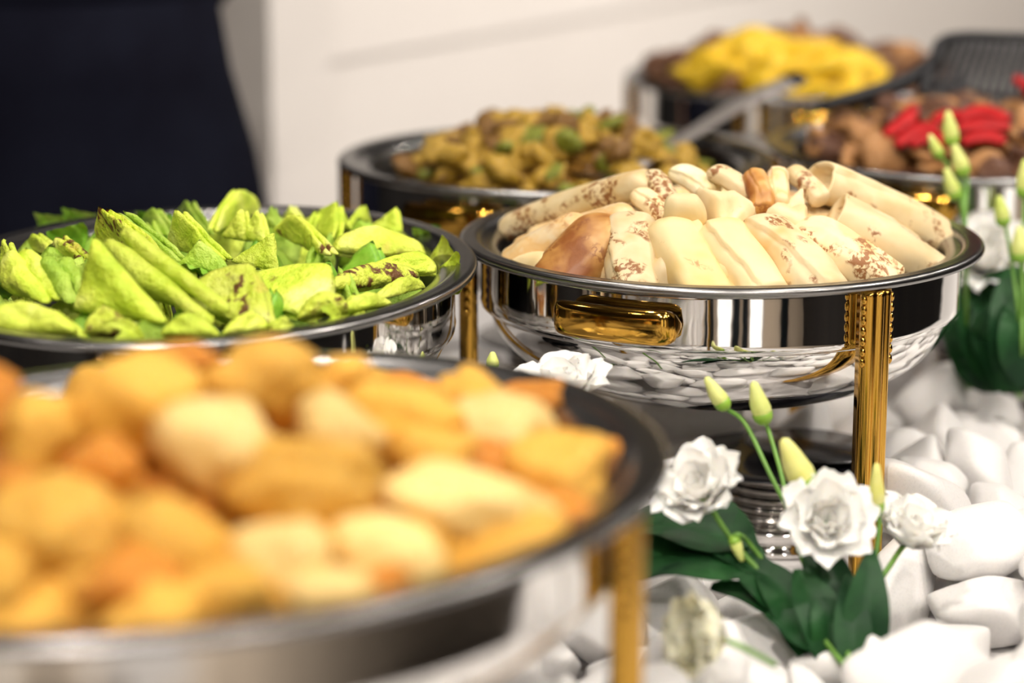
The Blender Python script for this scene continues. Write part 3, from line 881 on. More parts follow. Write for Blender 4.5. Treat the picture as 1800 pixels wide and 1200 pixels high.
 (6,0.0406,0.3001,1.8683,0.0349,0.361,-0.879,-0.19,-0.248),
 (5,0.0259,0.3212,1.7537,0.059,0.172,0.164,0.066,0.969),
 (5,0.0384,0.3648,1.7991,0.0433,0.55,-0.131,-0.825,-0.002),
 (0,0.0339,0.3835,1.6833,0.0367,0.424,-0.431,-0.145,-0.783),
 (8,0.0248,0.3593,1.7188,0.0507,0.622,-0.036,-0.161,0.765),
 (1,0.0427,0.4861,1.7319,0.0329,0.796,0.124,-0.407,0.431),
 (8,0.0401,0.4897,1.6748,0.0676,0.942,-0.23,-0.182,-0.163)]
SM = [solid_mesh('pebble', 100 + i, 4, 11, material=MT['stone']) for i in range(10)]
def to_px(p):
    d = Vector(p) - CAM
    zc = d.y * math.cos(PITCH) - d.z * math.sin(PITCH)
    return 900 + F * d.x / zc, 600 + F * (-d.z * math.cos(PITCH) - d.y * math.sin(PITCH)) / zc
def pebble_zone(x, y, z):
    px, py = to_px((x, y, z))
    if MAIN.rho(x, y) < .95: return 'white pebble lying under the crepe dish around its fuel burner', 'pebbles under the crepe dish'
    if py > 1010 and px > 1520: return 'smooth white pebble right of the front flowers at the bottom right', 'pebbles at the bottom right'
    if py > 960 and px > 1040: return 'smooth white pebble around the foot of the front flowers', 'pebbles around the front flowers'
    if px > 1560 and py > 800: return 'smooth white pebble beside the front brass leg, right of the flowers', 'pebbles beside the brass leg'
    if px > 1560: return 'white pebble farther back between the brass leg and the right edge', 'pebbles at the right back'
    return 'white pebble between the dishes, mostly hidden behind the potato dish rim', 'pebbles between the dishes'
def pebble(m, s, x, y, z, q):
    o = link('pebble', SM[m], None, (x, y, z))
    o.rotation_mode = 'QUATERNION'; o.rotation_quaternion = q
    o.scale = (s, s, s)
    return o
for (m, s, x, y, z, qw, qx, qy, qz) in STONES:
    if y > 2.13: continue
    ppx, ppy = to_px((x, y, z))
    if 1265 < ppx < 1425 and 870 < ppy < 1000 and y < 1.76: continue      # the burner shows through here
    lb, gp = pebble_zone(x, y, z)
    tag(pebble(m, s, x, y, z, (qw, qx, qy, qz)), lb, 'pebble', gp)
# the bed goes on in front of the potato dish, where its side mirrors it
rr = random.Random(77)
done = []
for i in range(2600):
    a = R(rr.uniform(-180, 60)); rho = rr.uniform(.25, 3.2)
    p = FRONT.pt(rho, a - FRONT.rot)
    s = rr.uniform(.026, .040)
    px, py = to_px((p.x, p.y, .03))
    if p.y < .32 or p.y > 1.40 or (p.x > -.10 and p.y > 1.19) or p.x > .159 + .478 * (p.y - 1.82) + .62 or p.x < -.75 or any(math.hypot(p.x - q[0], p.y - q[1]) < (s + q[2]) * .88 for q in done): continue
    if any(math.hypot(p.x - g.x, p.y - g.y) < s + .02 for g in [Vector((FRONT.x, FRONT.y, 0)) + Vector((.04 * math.cos(k), .04 * math.sin(k), 0)) for k in range(6)] + [FRONT.pt(.95, R(t) - FRONT.rot) for t in (-16, 110, 215)]): continue
    done.append((p.x, p.y, s))
    q = Euler((rr.uniform(-.2, .2), rr.uniform(-.2, .2), rr.uniform(0, 6.28))).to_quaternion()
    tag(pebble(rr.randrange(10), s, p.x, p.y, s * .52, q), 'white pebble in front of the potato dish, mirrored in its side', 'pebble', 'pebbles in front of the potato dish')

# ------------------------------------------------------------------ crepes
def crepe_roll(p0, p1, w, h, seed, open0=False, sag=.10, fold=True, flat=.75):
    """rolled crepe from p0 (upper end) to p1: flattened tube with an overlapping seam, creases and folded ends"""
    r = random.Random(seed)
    p0, p1 = Vector(p0), Vector(p1)
    ax = p1 - p0; L = ax.length; ax.normalize()
    up = Vector((0, 0, 1)); up = (up - ax * up.dot(ax))
    if up.length < .2: up = Vector((0, -1, 0)) - ax * (-ax.y)
    up.normalize()
    sd = ax.cross(up)
    n, seg = 34, 56
    th0 = r.uniform(.5, 2.3)
    off = Vector((r.uniform(0, 90), r.uniform(0, 90), r.uniform(0, 90)))
    ts = [-.0] + [((1 - math.cos(math.pi * i / (n - 1))) / 2) for i in range(1, n - 1)] + [1.0]
    V = []
    for i, t in enumerate(ts):
        e0 = min(.4, .55 * w / L)
        k0 = 1.0 if open0 else min(1, (t / e0)) if t < e0 else 1.0
        k1 = min(1, (1 - t) / .09) if t > .91 else 1.0
        ex = (1 - (1 - k0) ** 2.6) ** .5 * (1 - (1 - k1) ** 2.6) ** .5
        ew = .32 + .68 * ex                              # ends pinch flat rather than to a point
        c = p0 + ax * (L * t) + up * (sag * h * math.sin(math.pi * t)) + sd * (.10 * w * noise.noise(off + Vector((t * 2.2, 0, 0))))
        wid = w * (.94 + .10 * noise.noise(off + Vector((t * 3, 5, 0)))) * (1 - .10 * abs(t - .45))
        for j in range(seg):
            a = 2 * math.pi * j / seg
            ca, sa = math.cos(a), math.sin(a)
            da = (a - th0 - .5 * (t - .5)) % (2 * math.pi)
            seam = .13 * math.exp(-da * .8) - .05 * math.exp(-(2 * math.pi - da) * 5)
            rr = .96 + seam + .085 * noise.noise(Vector((ca * 1.1, sa * 1.1, t * L / w * 1.5)) + off) + .025 * noise.noise(Vector((ca * 3, sa * 3, t * L / w * 3)) + off)
            if fold: rr += .05 * math.sin(9 * a + 6 * t) * (1 - ex) + .03 * (1 - ex)
            x = abs(ca) ** .85 * (1 if ca > 0 else -1) * .5 * wid * rr * ew
            y = abs(sa) ** .85 * (1 if sa > 0 else -1) * .5 * h * rr * (ex * .97 + .03)
            if y < 0: y *= flat
            V.append(c + sd * x + up * y)
    f = grid_faces(seg, n, 0, True)
    if open0:
        # turn the rim of the open end inwards: a spiral lip and a shallow hollow
        m = len(V)
        c0 = sum((V[j] for j in range(seg)), Vector()) / seg
        for k, dep in ((.90, -.001), (.74, .002), (.66, .010), (.30, .011), (.02, .012)):
            for j in range(seg):
                V.append(c0 + (V[j] - c0) * k + ax * dep)
        for q in range(5):
            lo = 0 if q == 0 else m + (q - 1) * seg
            hi = m + q * seg
            for j in range(seg):
                f.append((lo + (j + 1) % seg, lo + j, hi + j, hi + (j + 1) % seg))
    else:
        f.append(tuple(range(seg))[::-1])
    f.append(tuple(range((n - 1) * seg, n * seg)))
    return V, f

def pillow(corners, th, seed, bulge=(0, 0, 0), n=16, wr=.25, round_=.10, layers=1, fan=.05, puff=1.0):
    """folded sheet with corners A (tip), B, C: closed two-sided pocket with rounded folds and wrinkles.
    bulge: outward bow of the edges BC, CA, AB as a fraction of their length"""
    r = random.Random(seed)
    A0, B0, C0 = [Vector(c) for c in corners]
    Vv, Ff = [], []
    nrm = (B0 - A0).cross(C0 - A0).normalized()
    size = max((B0 - A0).length, (C0 - A0).length, (C0 - B0).length)
    for ly in range(layers):
        A, B, C = A0.copy(), B0.copy(), C0.copy()
        if ly:
            s = 1 if ly % 2 else -1
            A = A + (C - B) * (fan * s * r.uniform(.5, 1.3)) + (A - (B + C) / 2) * r.uniform(-.10, .0) - nrm * th * .85 * ly
            B = B + (C - B) * fan * s * .7 - nrm * th * .85 * ly; C = C + (C - B) * fan * s * .7 - nrm * th * .85 * ly
        off = Vector((r.uniform(0, 50), r.uniform(0, 50), r.uniform(0, 50)))
        cen = (A + B + C) / 3
        idx = {}
        base = len(Vv)
        for side in (1, -1):
            for i in range(n + 1):
                for j in range(n + 1 - i):
                    k = n - i - j
                    edge = (i == 0 or j == 0 or k == 0)
                    if side == -1 and edge:
                        idx[(side, i, j)] = idx[(1, i, j)]
                        continue
                    a, b, c = i / n, j / n, k / n
                    p = A * a + B * b + C * c
                    # bow the edges
                    p += ((B + C) / 2 - A) * (bulge[0] * 4 * b * c * (1 - a)) + ((C + A) / 2 - B) * (bulge[1] * 4 * c * a * (1 - b)) + ((A + B) / 2 - C) * (bulge[2] * 4 * a * b * (1 - c))
                    # crinkled edges
                    ew = noise.noise((p - cen) / size * 9 + off * 3) * size * .016 * wr / .3 * (1 - min(1, min(a, b, c) * 6))
                    p += (p - cen).normalized() * ew
                    # round the corners
                    p = p.lerp(cen, round_ * (max(a, b, c) ** 6))
                    e = min(a, b, c) * 3
                    prof = (1 - (1 - min(1, e * 1.6)) ** 2.2) ** .5
                    q = (p - cen) / size
                    wv = noise.noise(q * 5 + off) * .9 + noise.noise(q * 11 + off) * .5 + noise.noise(q * 26 + off) * .22
                    wob = noise.noise(q * 3.2 + off * 1.7) * size * .05 * wr
                    h = side * th * .5 * prof * (puff + .5 * noise.noise(q * 3 + off)) + wv * th * wr + wob
                    idx[(side, i, j)] = len(Vv)
                    Vv.append(p + nrm * h)
        for side in (1, -1):
            for i in range(n):
                for j in range(n - i):
                    t = (idx[(side, i, j)], idx[(side, i + 1, j)], idx[(side, i, j + 1)])
                    Ff.append(t if side == 1 else t[::-1])
                    if i + j < n - 1:
                        t = (idx[(side, i + 1, j)], idx[(side, i + 1, j + 1)], idx[(side, i, j + 1)])
                        Ff.append(t if side == 1 else t[::-1])
    return Vv, Ff

def centroid(v):
    c = Vector()
    for p in v: c += Vector(p)
    return c / len(v)

CH = .052
def put_crepe(x0, y0, x1, y1, w, mat, label, seed, open0=False, H=CH, hk=.80, lift=0.0, e=-.004):
    a, b = MAIN.hit(x0, y0, H, e), MAIN.hit(x1, y1, H, e)
    wm = 1.12 * w / pxm((a + b) / 2)
    h = wm * hk
    for p in (a, b):
        p.z += -h * .42 + lift
        p.y += h * .12
    b.z -= .004; a.z += .006
    d = (b - a).normalized()
    a -= d * wm * .42; b += d * wm * .16
    v, f = crepe_roll(a, b, wm, h, seed, open0)
    o = obj('crepe', v, f, MT[mat], origin=centroid(v))
    tag(o, label, 'crepe', 'crepes in the sharp dish')
    return o, a, d, wm

put_crepe(1113, 396, 1112, 480, 96, 'crepe_spot', 'narrow rolled crepe covered in lacy brown spots at the front of the dish', 1)
put_crepe(1190, 405, 1242, 484, 108, 'crepe_pale', 'plain pale rolled crepe right of the lacy brown spotted one', 2)
put_crepe(1276, 408, 1340, 484, 98, 'crepe_pale', 'plain pale rolled crepe, second to the right of the lacy spotted one', 3)
put_crepe(1350, 402, 1452, 480, 104, 'crepe_few', 'rolled crepe with a few small brown specks above the brass leg side', 4)
put_crepe(1432, 408, 1560, 466, 98, 'crepe_spot', 'rolled crepe with a wide brown lacy patch at the right front', 5)
o, a, d, wm = put_crepe(1506, 386, 1640, 446, 100, 'crepe_few', 'rolled crepe with folded open upper end nearest the right rim', 6, True)
o, a, d, wm = put_crepe(1470, 344, 1650, 410, 92, 'crepe_few', 'rolled crepe with open spiral end lying highest at the right back', 7, True, lift=.010)
put_crepe(1066, 406, 985, 470, 120, 'crepe_toast', 'toasted golden brown folded crepe left of the lacy spotted one', 8)
put_crepe(1010, 408, 905, 446, 74, 'crepe_tan', 'tan mottled crepe at the left rim behind the toasted one', 9, lift=.004)
put_crepe(965, 455, 885, 446, 56, 'crepe_pale', 'small crumpled pale crepe end at the left rim', 10, lift=-.004)
put_crepe(1130, 338, 897, 392, 66, 'crepe_spot', 'long pale crepe with dark patches lying along the left back rim', 11, lift=.008)
put_crepe(1092, 378, 915, 416, 54, 'crepe_tan', 'tan crepe between the long patched crepe and the toasted one', 12)
# stub standing on end in the middle
a = MAIN.hit(1203, 390, CH); b = at_y(1201, 342, a.y - .004)
v, f = crepe_roll(b, a + Vector((0, .006, -.02)), 82 / pxm(a), 62 / pxm(a), 13, False, 0)
tag(obj('crepe', v, f, MT['crepe_pale'], origin=centroid(v)), 'short pale crepe standing on end in the middle of the dish', 'crepe', 'crepes in the sharp dish')
def put_fold(A, B, C, mat, label, seed, lifts=(0, 0, 0), th=.018, bulge=(0, 0, 0), H=CH):
    P = [MAIN.hit(q[0], q[1], H) for q in (A, B, C)]
    for p, l in zip(P, lifts): p.z += l - .006
    v, f = pillow(P, th, seed, bulge, 16, .10, .16, 1)
    return tag(obj('crepe', v, f, MT[mat], origin=centroid(v)), label, 'crepe', 'crepes in the sharp dish')
put_fold((1212, 342), (1275, 400), (1342, 366), 'crepe_few', 'pale crepe folded into an envelope right of the standing one', 21, (.012, -.004, .0), .026)
put_fold((1412, 344), (1330, 376), (1422, 402), 'crepe_few', 'pointed folded crepe with browned tip behind the speckled roll', 22, (.008, .0, -.004), .028)
for i, (x0, y0, x1, y1, w, m, lb, lf) in enumerate((
        (1328, 338, 1340, 366, 46, 'crepe_toast', 'small dark toasted crepe end standing at the back', .010),
        (1366, 334, 1366, 360, 40, 'crepe_tan', 'small arched tan crepe end right of the dark toasted end', .010),
        (1398, 332, 1440, 352, 42, 'crepe_few', 'small pale crepe end at the back left of the open spiral roll', .010),
        (1200, 322, 1250, 330, 50, 'filling', 'crumpled cream yellow crepe scrap on top at the back', .006),
        (1150, 335, 1172, 350, 44, 'crepe_spot', 'small spotted crepe end behind the standing crepe', .008),
        (1128, 358, 1170, 372, 46, 'crepe_spot', 'small brown spotted crepe end left of the standing crepe', .004),
        (1262, 332, 1316, 342, 44, 'crepe_few', 'small pale crepe end behind the envelope fold', .010))):
    put_crepe(x0, y0, x1, y1, w, m, lb, 40 + i, lift=lf)
# crepes underneath and at the back of the heap
rr = random.Random(3)
for i in range(16):
    a = 2 * math.pi * i / 16
    p0 = MAIN.pt(.16, a, RIM + .010); p1 = MAIN.pt(.74, a, RIM - .016)
    v, f = crepe_roll(p0, p1, .056, .042, 70 + i)
    tag(obj('crepe', v, f, MT[rr.choice(['crepe_few', 'crepe_pale', 'crepe_tan'])], origin=centroid(v)), 'rolled crepe lying underneath or at the back of the crepe heap', 'crepe', 'crepes in the lower layer')

# ------------------------------------------------------------------ green folded wraps
WH = .012
def put_wrap(A, B, C, mat, label, seed, lean=.25, th=.010, bulge=(.10, 0, 0), layers=2, wr=.5, H=WH, dz=0.0, fan=.035):
    b, c = LEFT.hit(B[0], B[1], H), LEFT.hit(C[0], C[1], H)
    m = (b + c) / 2
    a = at_y(A[0], A[1], m.y)
    a = at_y(A[0], A[1], m.y + lean * max(0, (a - m).length))
    for p in (a, b, c): p.z += dz
    if (b - a).cross(c - a).y > 0: b, c = c, b              # face the camera
    v, f = pillow((a, b, c), th * (.55 if th < .016 else .8), seed, bulge, 22, wr, .03, layers, fan)
    o = obj('green_wrap', v, f, MT[mat], origin=centroid(v))
    return tag(o, label, 'wrap', 'green folded wraps in the oval dish')
WR = [
 ((163, 411), (128, 545), (304, 572), 'wrap', 'large smooth green wrap leaning at the left front, pointed top', .30, .020, (.03, 0, 0), 1),
 ((178, 416), (236, 490), (388, 575), 'wrap', 'long green wrap tucked right behind the large smooth one', .35, .018, (.0, 0, .02), 2),
 ((445, 462), (322, 515), (475, 572), 'wrap_spot', 'broad round edged wrap with dark burnt spots in the front middle', .55, .012, (.22, .05, .15), 2),
 ((583, 462), (415, 490), (545, 560), 'wrap', 'broad plain green wrap right of the burnt spotted one', .5, .010, (.12, .1, .1), 2),
 ((309, 364), (290, 432), (402, 462), 'wrap', 'triangular green wrap standing in the middle left of the dish', .2, .010, (.05, 0, 0), 2),
 ((594, 352), (528, 388), (588, 424), 'wrap', 'tall upright triangular wrap with pale orange mark at the back', .1, .010, (.10, .05, 0), 2),
 ((484, 406), (402, 460), (490, 474), 'wrap', 'smooth triangular wrap in the middle of the dish', .3, .010, (.05, 0, 0), 1),
 ((512, 374), (476, 404), (586, 452), 'wrap_spot', 'crinkled green wrap in front of the tall upright one', .3, .010, (.15, .05, 0), 2),
 ((421, 331), (374, 412), (458, 372), 'wrap', 'highest green wrap with rounded crinkled top at the back', .15, .012, (.0, .12, .12), 2),
 ((425, 364), (388, 418), (432, 424), 'wrap_spot', 'rolled upright wrap in front of the highest one', .1, .012, (0, .1, 0), 2),
 ((452, 366), (420, 420), (466, 428), 'wrap', 'upright wrap with white filling edge right of the rolled one', .1, .010, (0, .1, 0), 2),
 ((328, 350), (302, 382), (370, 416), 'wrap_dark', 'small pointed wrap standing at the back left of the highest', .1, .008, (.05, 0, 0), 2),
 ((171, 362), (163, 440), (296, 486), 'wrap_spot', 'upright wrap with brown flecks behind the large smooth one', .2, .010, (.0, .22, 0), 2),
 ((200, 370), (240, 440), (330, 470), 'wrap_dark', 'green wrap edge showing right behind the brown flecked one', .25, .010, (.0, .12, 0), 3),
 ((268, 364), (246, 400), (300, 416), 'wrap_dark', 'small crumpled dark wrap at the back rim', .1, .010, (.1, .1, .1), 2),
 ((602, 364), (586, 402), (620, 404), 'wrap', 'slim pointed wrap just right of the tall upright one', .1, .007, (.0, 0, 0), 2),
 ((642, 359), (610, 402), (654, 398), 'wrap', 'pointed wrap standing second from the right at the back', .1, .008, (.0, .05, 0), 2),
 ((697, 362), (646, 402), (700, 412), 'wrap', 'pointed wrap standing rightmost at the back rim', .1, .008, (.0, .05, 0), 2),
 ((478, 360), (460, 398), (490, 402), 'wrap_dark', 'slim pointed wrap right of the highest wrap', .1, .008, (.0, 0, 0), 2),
 ((511, 359), (496, 386), (530, 390), 'wrap', 'small pointed wrap left of the tall upright one at the back', .1, .008, (.0, 0, 0), 2),
 ((660, 396), (585, 440), (752, 450), 'wrap_spot', 'wide crinkled wrap with brown flecks lying at the right', .8, .014, (.1, .18, .18), 2),
 ((650, 460), (575, 510), (742, 486), 'wrap_spot', 'half moon wrap with burnt brown patch near the right rim', .7, .014, (.1, .16, .16), 2),
 ((735, 440), (640, 470), (768, 480), 'wrap', 'flat green wrap under the flecked one by the right rim', .7, .010, (.1, .1, .1), 2),
 ((14, 436), (6, 500), (92, 536), 'wrap', 'rounded green wrap at the left edge of the picture', .35, .016, (.05, 0, .10), 2),
 ((82, 446), (66, 500), (136, 538), 'wrap_dark', 'rounded green wrap between the left edge and the large smooth one', .35, .016, (.05, .1, .10), 2),
 ((98, 414), (88, 446), (152, 460), 'wrap_spot', 'green wrap with orange mark behind the rounded left ones', .3, .010, (.05, .1, 0), 2),
 ((5, 416), (2, 480), (30, 490), 'wrap', 'cut off wrap at the very left edge', .2, .010, (.05, .1, 0), 2),
 ((40, 528), (-30, 585), (140, 588), 'wrap', 'layered wrap with white filling lying at the left front rim', .6, .022, (.0, .18, .18), 3),
 ((180, 534), (146, 588), (238, 590), 'wrap_spot', 'small folded wrap at the front rim below the large smooth one', .5, .016, (.0, .15, .1), 2),
 ((330, 548), (280, 590), (385, 592), 'wrap', 'crumpled wrap corner at the front rim in the middle', .5, .014, (.0, .15, .1), 2),
 ((440, 545), (390, 588), (470, 580), 'wrap', 'crumpled wrap corner right of the middle at the front rim', .5, .014, (.0, .15, .15), 2),
 ((560, 512), (522, 562), (612, 550), 'wrap_spot', 'short rolled wrap with brown ends at the right front rim', .5, .020, (.0, .2, .12), 1),
 ((640, 512), (590, 552), (690, 535), 'wrap', 'flat wrap corner at the right front rim', .6, .012, (.0, .1, .1), 2),
 ((712, 484), (660, 530), (748, 506), 'wrap', 'flat wrap corner nearest the right front rim', .6, .012, (.0, .1, .1), 2),
 ((235, 402), (220, 450), (262, 462), 'wrap', 'slim green wrap in the middle left gap', .2, .010, (.0, .1, 0), 2),
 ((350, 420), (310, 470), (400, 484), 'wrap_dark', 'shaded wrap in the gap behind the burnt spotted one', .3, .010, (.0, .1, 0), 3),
 ((58, 408), (40, 440), (96, 450), 'wrap', 'flat green wrap at the left back', .3, .010, (.0, .1, 0), 2),
]
for i, (A, B, C, m, lb, ln, th, bg, ly) in enumerate(WR):
    put_wrap(A, B, C, m, lb, 200 + i, ln, th, bg, min(ly, 2), .24 if i not in (0, 1) else .12)
rr = random.Random(11)
for i in range(44):                                          # the lower layer that fills the dish, darker greens for shade at the base
    a = 2.39996 * i; rho = .80 * math.sqrt((i + .5) / 44)
    c = LEFT.pt(rho, a, RIM - .016 + rr.uniform(-.006, .006))
    t = rr.uniform(0, 6.28); s = rr.uniform(.032, .046)
    lean = Vector((rr.uniform(-.4, .4), rr.uniform(.2, .8), 1)).normalized()
    sd = Vector((math.cos(t) * .5 + .5, math.sin(t) * .5, rr.uniform(-.2, .2))).normalized()
    v, f = pillow((c + lean * s * .75, c - sd * s * .8 - lean * s * .3, c + sd * s * .8 - lean * s * .3), .006, 400 + i, (.1, .05, .05), 14, .3, .03, 2, .05)
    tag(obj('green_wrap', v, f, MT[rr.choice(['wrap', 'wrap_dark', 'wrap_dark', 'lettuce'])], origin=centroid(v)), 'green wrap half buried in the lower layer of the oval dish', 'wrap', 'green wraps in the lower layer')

def ruffled_leaf(c, axis, up, L, Wd, seed, curl=.5, ruff=.18):
    r = random.Random(seed)
    axis, up = Vector(axis).normalized(), Vector(up).normalized()
    sd = axis.cross(up).normalized(); up = sd.cross(axis)
    off = Vector((r.uniform(0, 50), r.uniform(0, 50), 0))
    nu, nv = 19, 15
    V = []
    for j in range(nv):
        t = j / (nv - 1)
        for i in range(nu):
            u = -1 + 2 * i / (nu - 1)
            wv = Wd * .5 * (.25 + .75 * math.sin(math.pi * min(1, t * .62 + .05)) ** .8)
            rf = ruff * L * (abs(u) ** 2 * .8 + t ** 3 * .6) * math.sin(u * 9 + t * 7 + seed) + .05 * L * noise.noise(Vector((u * 3, t * 4, 0)) + off)
            ang = curl * t * 1.5
            p = c + axis * (L * (math.sin(ang) / max(ang, 1e-3)) * t) + up * (L * t * (1 - math.cos(ang)) / max(ang, 1e-3)) + sd * (u * wv) + up * (rf + .25 * wv * u * u)
            V.append(p)
    f = grid_faces(nu, nv)
    # second side for thickness
    m = len(V)
    V += [p - up * .0012 for p in V]
    f += [tuple(m + k for k in q[::-1]) for q in f]
    return V, f
LV = [((95, 405), 'dark curly lettuce leaf standing at the left back rim', (.1, .3, 1)), ((140, 398), 'curly lettuce leaf behind the brown flecked wrap', (.2, .3, 1)),
      ((130, 425), 'dark lettuce leaf in the shade of the left wraps', (-.2, .2, .8)), ((20, 500), 'dark lettuce leaf at the left edge of the picture', (-.3, -.2, .5)),
      ((340, 478), 'ruffled lettuce leaf between the middle wraps', (.2, -.2, .8)), ((270, 398), 'curly lettuce leaf at the back rim left of centre', (.1, .2, 1)),
      ((750, 420), 'small curled lettuce leaf at the right back rim', (.3, .1, .9)), ((765, 450), 'curled pale lettuce leaf hanging over the right rim', (.8, .0, .45)),
      ((772, 470), 'flat lettuce leaf touching the right rim', (1, -.1, .15)), ((590, 555), 'lettuce leaf edge at the right front rim', (.3, -.5, .2)),
      ((470, 580), 'lettuce leaf edge at the front rim in the middle', (-.1, -.6, .25)), ((250, 585), 'lettuce leaf edge at the front rim left of the middle', (.1, -.6, .25)),
      ((740, 405), 'small pointed lettuce tip at the right back rim', (.1, .1, 1))]
for i, ((px, py), lb, ax) in enumerate(LV):
    p = LEFT.hit(px, py, .010); p.z -= .008
    v, f = ruffled_leaf(p, ax, (0, -1, .4), .026 if i not in (6, 12) else .020, .030, 500 + i, .9, .16)
    tag(obj('lettuce_leaf', v, f, MT['lettuce' if i not in (7, 8, 9, 10, 11) else 'wrap'], origin=p), lb, 'lettuce leaf', 'lettuce leaves in the oval dish')

# ------------------------------------------------------------------ golden potatoes in the foreground
PH = .060
PM = [solid_mesh('roast_potato', 20 + i, 4, 5.5, (1, .86, .80), 11, .24, 1.6) for i in range(7)]
PMm = {}
def pot_mesh(i, m):
    if (i, m) not in PMm:
        c = PM[i].copy(); c.materials.append(MT[m]); PMm[(i, m)] = c
    return PMm[(i, m)]
def put_potato(px, py, w, h, m, label, i, lift=0.0, H=PH):
    p = FRONT.hit(px, py, H)
    k = pxm(p)
    rx, rz = w / k / 2, h / k / 2
    p = p + ray(px, py).normalized() * min(rx, rz) * .75
    o = link('roast_potato', pot_mesh(i % 7, m), None, (p.x, p.y, p.z + lift))
    o.scale = (rx * 1.02, (rx + rz) / 2, rz * 1.15)
    o.rotation_euler = (.4 * math.sin(i * 2.1), .3 * math.sin(i * 1.3), .5 * math.sin(i * 3.7))
    return tag(o, label, 'potato', 'golden potatoes in the foreground dish')
PT = [
 (262, 715, 220, 210, 'potato', 'big golden potato at the top left of the heap'),
 (385, 792, 220, 200, 'potato_pale', 'bright rounded golden potato in the upper middle of the heap'),
 (475, 668, 250, 170, 'potato', 'topmost golden potato at the back of the heap'),
 (540, 850, 270, 180, 'potato', 'wide golden potato in the middle of the heap'),
 (70, 755, 120, 170, 'potato', 'tall narrow golden potato near the left edge'),
 (105, 930, 250, 220, 'potato', 'big golden potato at the lower left of the heap'),
 (315, 965, 210, 170, 'potato', 'golden potato at the front between the two dark gaps'),
 (235, 1025, 180, 120, 'potato_red', 'reddish brown potato low at the front left'),
 (500, 990, 190, 170, 'potato_pale', 'pale glistening golden potato at the front middle'),
 (610, 655, 110, 80, 'potato', 'small knobbly golden piece at the back rim'),
 (712, 745, 205, 160, 'potato', 'round golden potato with a red brown spot at the back right'),
 (815, 885, 290, 170, 'potato_pale', 'large pale smooth potato at the right front'),
 (875, 745, 190, 120, 'potato_pale', 'flattened pale golden potato at the back right'),
 (985, 835, 210, 160, 'potato', 'golden potato with reddish end close to the right rim'),
 (1068, 805, 66, 90, 'potato_red', 'small orange red piece at the far right of the heap'),
 (685, 985, 210, 170, 'potato_pale', 'pale golden potato at the front right of the middle'),
 (835, 690, 140, 90, 'potato', 'small golden potato at the back rim right of the middle'),
 (0, 715, 70, 150, 'potato_red', 'browned potato cut off by the left edge at the back'),
 (10, 860, 120, 110, 'potato_red', 'browned potato cut off by the left edge in the middle'),
 (-10, 1010, 140, 130, 'potato', 'golden potato cut off by the left edge at the front'),
 (600, 760, 170, 130, 'potato_pale', 'pale golden potato right of the topmost one'),
 (185, 830, 130, 140, 'potato_red', 'dark reddish potato in the deep left gap'),
 (400, 1040, 170, 110, 'potato', 'golden potato low at the front rim'),
 (320, 640, 150, 90, 'potato_red', 'reddish brown potato at the back left of the topmost one'),
 (930, 700, 120, 70, 'potato_red', 'small browned piece under the back right rim'),
 (990, 900, 130, 90, 'potato_red', 'small reddish potato tucked under the right rim potato'),
 (585, 1040, 160, 100, 'potato_pale', 'pale potato low at the front rim right of the middle'),
 (770, 800, 160, 110, 'potato', 'golden potato between the round and the large pale one'),
]
for i, (x, y, w, h, m, lb) in enumerate(PT):
    put_potato(x, y, w, h, m, lb, i)
rr = random.Random(8)
for i in range(58):
    a = 2.39996 * i; rho = .80 * math.sqrt((i + .5) / 58)
    z = RIM - .030 + .022 * (1 - rho * rho) + rr.uniform(-.004, .004)
    p = FRONT.pt(rho, a, z)
    o = link('roast_potato', pot_mesh(i % 7, rr.choice(['potato', 'potato_red', 'potato'])), None, p)
    s = rr.uniform(.026, .033); o.scale = (s * 1.15, s, s)
    o.rotation_euler = (rr.uniform(-.6, .6), rr.uniform(-.6, .6), rr.uniform(0, 6.28))
    tag(o, 'golden potato mostly hidden in the lower layer of the foreground heap', 'potato', 'potatoes in the lower layer')

# ------------------------------------------------------------------ heaps of small food
def mound(d, H, e, m, name, label, cat, seed, amp=.006, rm=.84):
    V, f = [], []
    nr, ns = 30, 96
    for j in range(nr):
        rho = rm * j / (nr - 1)
        for i in range(ns):
            p = d.pt(max(rho, .002), 2 * math.pi * i / ns)
            z = d.dome(p.x, p.y, H, e) + amp * noise.noise(p * 60 + Vector((seed, 0, 0))) + amp * .6 * noise.noise(p * 130)
            if j == nr - 1: z = RIM - .038
            V.append((p.x, p.y, z))
    f = grid_faces(ns, nr, 0, True)
    o = obj(name, V, f, m, origin=(d.x, d.y, RIM - .02))
    return tag(o, label, cat, None, 'stuff')

